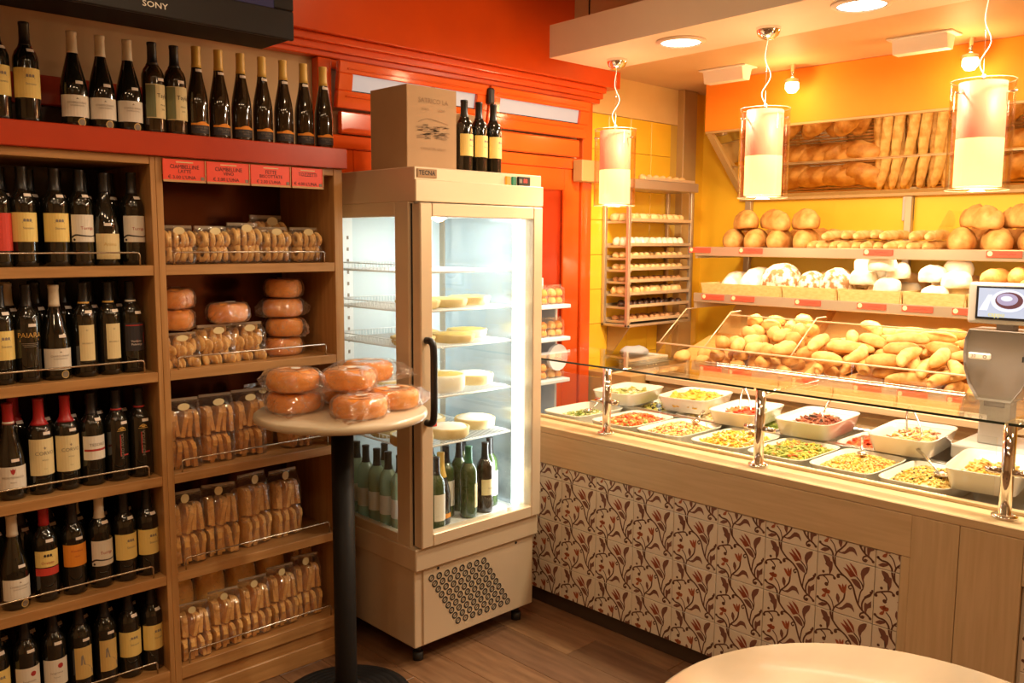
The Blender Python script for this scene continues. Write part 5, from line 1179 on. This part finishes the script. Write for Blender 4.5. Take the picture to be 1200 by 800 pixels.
stack(1.60, 4.64, 'slashed brown loaf on the scale side of the upper bread shelf', 'loaves on the scale side')
bag = [bread('baguette', blob(.52, .058, .050, 12, 24, 3.0, .12, s, .5, (s-1.5)*.05, 7.5, 0, .25), 'baguette', 'baguette') for s in (1, 2)]
for i in range(11): rp(bag[i % 2], (4.735, 2.335-.062*i, ZT-.006), (0, 0, random.uniform(-.03, .03)), 'crusty baguette in the lower layer of the upper bread shelf', 'baguettes below')
for i in range(7): rp(bag[(i+1) % 2], (4.735, 2.27-.078*i-(.06 if i > 4 else 0), ZT+.047), (0, random.uniform(-.03, .03), .16+random.uniform(-.05, .05)), 'crusty baguette in the upper layer of the upper bread shelf', 'baguettes above')
for i in range(3): rp(lv[i % 2], (4.66, .90-.155*i, ZT-.004), (0, 0, .3*i), 'brown loaf at the far scale end of the upper bread shelf', 'loaves at the shelf end')
for y in (1.655,): solo('shelf_divider', MB().prism([(4.455, 1.664), (4.455, 1.75), (4.60, 1.86), (4.98, 1.86), (4.98, 1.664)], y-.002, y+.002, 'y'), 'acrylic', 'clear upright divider between baguettes and loaves on the upper bread shelf', 'divider')
# shelf of floury loaves in shallow baskets
ZB = 1.3925
def basket(y1, y0, lab):
    m = MB(); w_ = y1-y0; yc = (y0+y1)/2; S = 4
    t = thing('bread_basket', lab, 'basket', (4.70, yc, ZB), 0, 'bread baskets on the lower bread shelf')
    def wall(P): m.add(P, [(0, 1, 2, 3)])
    o = .012
    part('front_wall', MB().add([(-.24, -w_/2+o, 0), (-.24, w_/2-o, 0), (-.258, w_/2, .062), (-.258, -w_/2, .062), (-.232, -w_/2+o, 0), (-.232, w_/2-o, 0), (-.25, w_/2, .062), (-.25, -w_/2, .062)], [(0, 1, 2, 3), (7, 6, 5, 4), (3, 2, 6, 7), (0, 3, 7, 4), (1, 5, 6, 2), (0, 4, 5, 1)]), 'basket', t)
    for s in (-1, 1): part('side_wall', MB().prism([(-.24, 0), (.24, 0), (.25, .062), (-.25, .062)], s*(w_/2-.004)-.003, s*(w_/2-.004)+.003, 'y'), 'basket', t)
    part('back_wall', MB().box(.24, .25, -w_/2+.01, w_/2-.01, 0, .062), 'basket', t); part('bottom', MB().box(-.235, .24, -w_/2+.01, w_/2-.01, .001, .006), 'basket', t)
YB = [2.99, 2.46, 2.14, 1.80, 1.495, 1.20, .9]
for i, (a, b) in enumerate(zip(YB, YB[1:])): basket(a-.004, b+.004, ['long pale basket with white loaves by the rack corner', 'pale basket with flour-speckled round loaves', 'pale basket with white floury loaves beside the speckled ones', 'pale basket heaped with pale torn loaves', 'pale basket with golden rolls behind the scale', 'pale basket at the far end behind the scale'][i])
fl = bread('floury_loaf', blob(.40, .17, .15, 16, 12, 2.4, .12, 5, .4), 'bread_flour', 'loaf'); rd = bread('speckled_loaf', blob(.24, .21, .18, 18, 12, 2.3, .08, 6, .5), 'bread_speck', 'loaf'); ch = bread('torn_loaf', blob(.145, .115, .09, 16, 12, 2.2, .14, 7, .4, 0, 1.5), 'bread_flour', 'loaf'); rb = bread('round_loaf', blob(.21, .20, .14, 16, 12, 2.2, .06, 8, .5), 'bread_pale', 'loaf')
zz = ZB+.0065
rp(fl, (4.74, 2.745, zz), (0, 0, -.05), 'long white floury loaf in the long basket by the rack corner', None)
rp(fl, (4.74, 2.905, zz), (0, 0, .0), 'white floury loaf lying at the rack corner end of the long basket', None, .8)
for y, x, s in ((2.555, 4.62, 1.0), (2.375, 4.63, .78), (2.215, 4.61, .9)): rp(rd, (x, y, zz), (0, 0, y*3), 'round flour-speckled loaf on the lower bread shelf', 'speckled loaves', s)
for y, x in ((2.38, 4.86), (2.16, 4.86)): rp(rb, (x, y, zz), (0, 0, 0), 'round golden loaf behind the speckled loaves', 'round golden loaves')
rp(rb, (4.86, 1.92, zz), (0, 0, 0), 'round golden loaf behind the heaped white loaves', 'round golden loaves by white loaves'); rp(rb, (4.87, 1.63, zz), (0, 0, 0), 'round golden loaf behind the heaped white loaves', 'round golden loaves by white loaves')
gr_ = bread('golden_roll', blob(.20, .085, .075, 14, 10, 2.3, .06, 9, .4, 0, 2.0, 0, .08), 'bread', 'roll')
# bins of rolls
rolls = [bread('long_roll', blob(.185, .068, .054, 12, 10, 2.4, .08, 11, .5, .03, 0), 'bread_pale', 'roll'), bread('long_roll', blob(.20, .060, .050, 12, 10, 2.5, .08, 12, .5, .14, 0), 'bread_pale', 'roll'), bread('long_roll', blob(.165, .074, .056, 12, 10, 2.3, .08, 13, .5, 0, 1.2), 'bread', 'roll')]
sm = [bread('small_roll', blob(.105, .082, .062, 12, 8, 2.2, .08, 14, .45, 0, 1.0), 'bread_pale', 'roll'), bread('small_roll', blob(.12, .07, .058, 12, 8, 2.3, .1, 15, .45), 'bread_pale', 'roll'), bread('small_roll', blob(.09, .085, .065, 12, 8, 2.2, .08, 16, .45, 0, 1.0), 'bread', 'roll')]
BIN = Matrix.Translation((4.125, 0, .981)) @ Matrix.Rotation(-.277, 4, 'Y')
def pile(kinds, u0, u1, y0, y1, count, M, lab, grp, seed, top=.2, yaw=(0, PI), g=.01):
    """drop loaves one by one onto a height map so that they rest on, not in, each other"""
    rnd = random.Random(seed); NU = int((u1-u0)/g)+1; NY = int((y1-y0)/g)+1; H = [[0.0]*NY for _ in range(NU)]
    def foot(cu, cy, rz, l, w_):
        c, s_ = math.cos(rz), math.sin(rz); R_ = l/2
        for i in range(max(0, int((cu-R_-u0)/g)), min(NU, int((cu+R_-u0)/g)+2)):
            for j in range(max(0, int((cy-R_-y0)/g)), min(NY, int((cy+R_-y0)/g)+2)):
                du, dy = u0+i*g-cu, y0+j*g-cy; a = (du*c+dy*s_)/(l/2); b = (-du*s_+dy*c)/(w_/2); r2 = abs(a)**2.6+b*b
                if r2 < 1: yield i, j, math.sqrt(1-r2)
    for n in range(count):
        pk_, (l, w_, h) = rnd.choice(kinds); best = None
        for q in range(9):
            rz = rnd.uniform(*yaw); eu = abs(math.cos(rz))*l/2*.9+abs(math.sin(rz))*w_/2*.8; ey = abs(math.sin(rz))*l/2*.9+abs(math.cos(rz))*w_/2*.8
            if u1-u0 < 2*eu or y1-y0 < 2*ey: continue
            cu, cy = rnd.uniform(u0+eu, u1-eu), rnd.uniform(y0+ey, y1-ey)
            z = max(H[i][j]-.30*h*(1-k) for i, j, k in foot(cu, cy, rz, l, w_))
            if best is None or z < best[0]: best = (z, cu, cy, rz)
        if best is None or best[0]+h > top: continue
        z, cu, cy, rz = best
        for i, j, k in foot(cu, cy, rz, l, w_): H[i][j] = max(H[i][j], z+.30*h+.70*h*k)
        MM = M @ Matrix.Translation((cu, cy, z+.001)) @ Matrix.Rotation(rz, 4, 'Z')
        o = pk_.place(MM.to_translation(), 0, lab, grp, None, MM.to_euler())
SH2 = Matrix.Translation((4.455, 0, zz+.001)) @ Matrix.Rotation(-.02, 4, 'Y')
pile([(ch, (.145, .115, .09))], .02, .36, 1.81, 2.13, 16, SH2, 'small white floury loaf heaped beside the speckled loaves', 'small floury loaves', 11, .24)
pile([(ch, (.145, .115, .09))], .02, .36, 1.505, 1.79, 14, SH2, 'small white floury loaf heaped in the basket before the golden rolls', 'small floury loaves by the rolls', 12, .24)
pile([(gr_, (.20, .085, .075))], .02, .36, .92, 1.485, 26, SH2, 'golden finger roll heaped in the baskets behind the scale', 'golden finger rolls', 13, .2, (-.35, .1))
RD = [(.185, .068, .054), (.20, .068, .050), (.165, .074, .056)]; SD = [(.105, .082, .062), (.12, .07, .058), (.09, .085, .065)]
pile(list(zip(rolls, RD)), .0, .56, 1.312, 2.188, 115, BIN, 'long golden roll heaped in the wide glass-fronted bread bin', 'rolls in the wide bin', 3, .19)
pile(list(zip(sm, SD)), .0, .56, 2.212, 2.71, 78, BIN, 'small round roll heaped in the middle glass-fronted bread bin', 'rolls in the middle bin', 4, .19)
pile(list(zip(rolls, RD)), .0, .50, .75, 1.288, 40, BIN, 'long roll in the bin behind the scale', 'rolls in the bin behind the scale', 5, .15)
pile(list(zip(sm[:2], SD)), .0, .22, 2.735, 3.012, 9, BIN, 'pale roll at the bottom of the nearly empty bin by the rack', 'rolls in the nearly empty bin', 6, .08)
# ================================================================== TRAY RACK
RX0, RX1, RY0, RY1, RZ0, RZ1 = 4.02, 4.66, 3.20, 3.40, 1.195, 2.055
rk = thing('tray_rack', 'wall-hung metal rack of pastry trays in the yellow tiled corner', 'rack', ((RX0+RX1)/2, 3.3, RZ0))
for x in (RX0, RX1-.022):
    for y in (RY0, RY1-.022): part('post', MB().rbox(x, x+.022, y, y+.022, RZ0, RZ1, .002), 'rack_metal', rk, True)
part('top_panel', MB().rbox(RX0-.02, RX1+.02, RY0-.02, RY1, RZ1-.055, RZ1, .004), 'rack_metal', rk, True)
part('bottom_panel', MB().rbox(RX0, RX1, RY0, RY1, RZ0, RZ0+.016, .003), 'rack_metal', rk, True)
for x in (RX0+.06, RX1-.08): part('wall_bracket', MB().prism([(3.40, .98), (3.40, RZ0), (RY0+.03, RZ0)], x, x+.012, 'x'), 'tan_trim', rk, True)
TZ = [1.815, 1.672, 1.600, 1.530, 1.460, 1.385, 1.312, 1.228]
for z in TZ:
    for x in (RX0+.022, RX1-.030): part('runner', MB().box(x, x+.008, RY0, RY1, z-.012, z-.002), 'rack_metal', rk, True)
pk = {'twist': ('pastry', blob(.075, .042, .048, 10, 8, 2.2, .3, 21, .5)), 'puff': ('pastry_white', blob(.058, .054, .050, 10, 7, 2.2, .2, 22, .5)), 'bun': ('pastry', blob(.052, .044, .034, 10, 6, 2.2, .15, 23, .5)), 'brown': ('pastry_brown', blob(.048, .040, .028, 10, 6, 2.2, .15, 24, .5)), 'choc': ('chocolate', blob(.050, .042, .034, 10, 6, 2.2, .15, 25, .5))}
PK = {k: bread('small_pastry', mb, mt, 'pastry') for k, (mt, mb) in pk.items()}
od = ['top', 'second', 'third', 'fourth', 'fifth', 'sixth', 'seventh', 'bottom']
for i, (z, kind, nm) in enumerate(zip(TZ, ['twist', 'puff', 'bun', 'bun', 'brown', 'twist', 'choc', 'brown'], ['twisted golden pastries', 'white sugared puffs', 'flat golden pastries', 'flat golden pastries', 'small brown pastries', 'twisted golden pastries', 'chocolate pastries', 'small brown pastries'])):
    solo('baking_tray', MB().box(RX0+.024, RX1-.024, RY0+.004, RY1-.006, z-.002, z).rbox(RX0+.024, RX1-.024, RY0, RY0+.005, z-.002, z+.016, .001).box(RX0+.024, RX1-.024, RY1-.008, RY1-.005, z-.002, z+.014), 'tray_metal', 'shallow baking tray of %s, %s tray in the wall rack' % (nm, od[i]), 'tray', group='trays in the wall rack')
    for r in range(3):
        for c in range(10):
            if random.random() < .12: continue
            rp(PK[kind], (RX0+.065+c*.054+random.uniform(-.006, .006), RY0+.040+r*.052, z+.001), (0, 0, random.uniform(0, 3)), '%s on the %s tray of the wall rack' % ({'twist': 'twisted golden pastry', 'puff': 'white sugared puff', 'bun': 'flat golden pastry', 'brown': 'small brown pastry', 'choc': 'dark chocolate pastry'}[kind], od[i]), 'pastries on the %s rack tray' % od[i])
solo('baking_tray', MB().box(4.16, 4.66, 3.20, 3.39, RZ1+.001, RZ1+.004).rbox(4.16, 4.66, 3.196, 3.201, RZ1+.001, RZ1+.018, .001), 'tray_metal', 'baking tray lying on top of the wall rack', 'tray')
for c in range(7): rp(PK['bun'], (4.20+c*.066, 3.25, RZ1+.0045), (0, 0, c*1.0), 'flat golden pastry on the tray on top of the wall rack', 'pastries on top of the rack')
# things on the back counter in the corner
solo('paper_stack', MB().rbox(4.10, 4.32, 3.10, 3.32, .936, .99, .003).rbox(4.11, 4.31, 3.11, 3.31, .99, 1.02, .003), 'label_white', 'stack of white paper beside the bread bins', 'paper')
m = blob(.20, .12, .06, 14, 10, 2.4, .4, 31, .4)
solo('folded_cloth', m, 'linen_grey', 'crumpled grey cloth behind the counter in the yellow corner', 'cloth', (4.12, 3.22, 1.0205))
struct('trim_9', MB().rbox(3.90, 5.05, 3.065, 3.41, 0, .935, .003), 'tan_trim')
# ================================================================== CEILING BEAM AND LAMPS
SA = math.radians(-3.3)
bm_ = MB(); P = [(3.238, 3.101), (3.677, 3.093), (3.42, -2.0), (2.93, -2.0)]; bm_.prism(P, 2.60, 2.757, 'z')
bo = struct('ceiling_beam', bm_, 'beam_paint')
for y in (2.95, 1.0): struct('beam_rod', MB().tube([(3.36+.06*(y-2.95), y, 2.757), (3.36+.06*(y-2.95), y, 3.12)], .004, 8), 'black_metal', bo)
for (lx, ly) in BEAM_LAMPS:
    t = thing('beam_downlight', 'large recessed round downlight in the lowered beam', 'downlight', (lx, ly, 2.60), 0, 'recessed lamps of the beam')
    part('rim', MB().lathe([(.090, 0), (.112, 0), (.112, -.006), (.090, -.012)], 28, caps=False), 'beam_paint', t)
    part('lamp_disc', MB().lathe([(.0, -.003), (.090, -.003), (.090, -.006), (0, -.006)], 28), 'downlight_glow', t)
def pendant(x, y, zt, zb, lab):
    t = thing('pendant_lamp', lab, 'pendant lamp', (x, y, 2.60), 0, 'glass cylinder pendants over the counter')
    part('ceiling_cup', MB().lathe([(.052, 0), (.050, -.014), (.042, -.032), (.026, -.045), (.008, -.050), (0, -.050)], 24), 'chrome', t)
    top = zt-2.60
    part('cable', MB().tube(spline([(0, 0, -.048), (-.006, .006, -.13), (.012, -.012, -.20), (-.014, .012, -.27), (0, 0, top+.02)], 5), .0018, 6), 'label_white', t)
    part('steel_wire', MB().tube([(.004, .004, -.048), (.004, .004, top+.01)], .0009, 5), 'steel', t)
    h = zt-zb; b = zb-2.60
    part('outer_glass', MB().lathe([(.105, b), (.105, b+h)], 36, caps=False).lathe([(.1022, b), (.1022, b+h)], 36, caps=False).lathe([(.1022, b+h), (.105, b+h)], 36, caps=False).lathe([(.1022, b), (.105, b)], 36, caps=False), 'lamp_glass', t)
    sh = part('shade_lower', MB().lathe([(.070, b+.012), (.078, b+.012), (.078, b+h*.47)], 32, caps=False), 'lamp_lit', t, label='glowing lower half of the shade')
    part('shade_upper', MB().lathe([(.078, b+h*.47), (.078, b+h-.006), (.0, b+h-.004)], 32, caps=False), 'lamp_upper', t, label='salmon tinted upper half of the shade')
    for zz_ in (b, b+h): part('glass_rim', MB().lathe([(.1018, zz_-.001), (.1055, zz_-.001), (.1055, zz_+.001), (.1018, zz_+.001)], 36, caps=False), 'film_seam', t)
    part('hook', MB().tube([(0, 0, top-.006), (0, 0, top+.022)], .006, 10), 'chrome', t)
    for q in range(3):
        a = .5+q*2*PI/3; ca, sa = math.cos(a), math.sin(a)
        part('spacer_pin', MB().tube([(.07*ca, .07*sa, top-.045), (.112*ca, .112*sa, top-.045)], .0035, 8), 'chrome', t)
    point('pendant_light', (x, y, zb-.03), 10, WARM, .05)
    point('pendant_light', (x, y, zt+.03), 2.5, WARM, .05)
    return t
pendant(3.50, 2.885, 2.256, 1.877, 'glass cylinder pendant lamp hanging by the tray rack')
pendant(3.437, 2.010, 2.263, 1.887, 'glass cylinder pendant lamp hanging before the mirror, between the other two')
pendant(3.385, 1.128, 2.265, 1.886, 'glass cylinder pendant lamp hanging above the scale')
# wedge shaped emergency lamps and spotlights on the lowered ceiling
for (x, y) in ((4.349, 2.791), (4.316, 1.715)):
    t = thing('emergency_light', 'white wedge-shaped emergency light on the lowered ceiling', 'light', (x, y, 2.66), 0, 'emergency lights on the lowered ceiling')
    part('base_plate', MB().rbox(-.06, .07, -.15, .15, -.010, 0, .003), 'label_white', t)
    part('diffuser', MB().prism([(-.05, -.01), (.05, -.01), (.03, -.075), (-.035, -.075)], -.125, .125, 'y'), 'label_white', t)
for (x, y) in ((4.50, 2.475), (4.50, 1.564)):
    t = thing('spotlight', 'small glowing spotlight on the lowered ceiling before the orange band', 'spotlight', (x, y, 2.66), 0, 'spotlights before the orange band')
    part('stem', MB().cyl((0, 0, 0), .010, -.075, 0, 12), 'chrome', t)
    part('bulb', MB().lathe([(0, -.155), (.022, -.150), (.036, -.13), (.036, -.105), (.02, -.085), (0, -.08)], 18), 'spot_glow', t)
    part('reflector', MB().lathe([(.012, -.072), (.040, -.082), (.044, -.10)], 18, caps=False), 'chrome', t)
    point('spot_light', (x-.12, y, 2.47), 4.5, (1.0, .62, .24), .04)
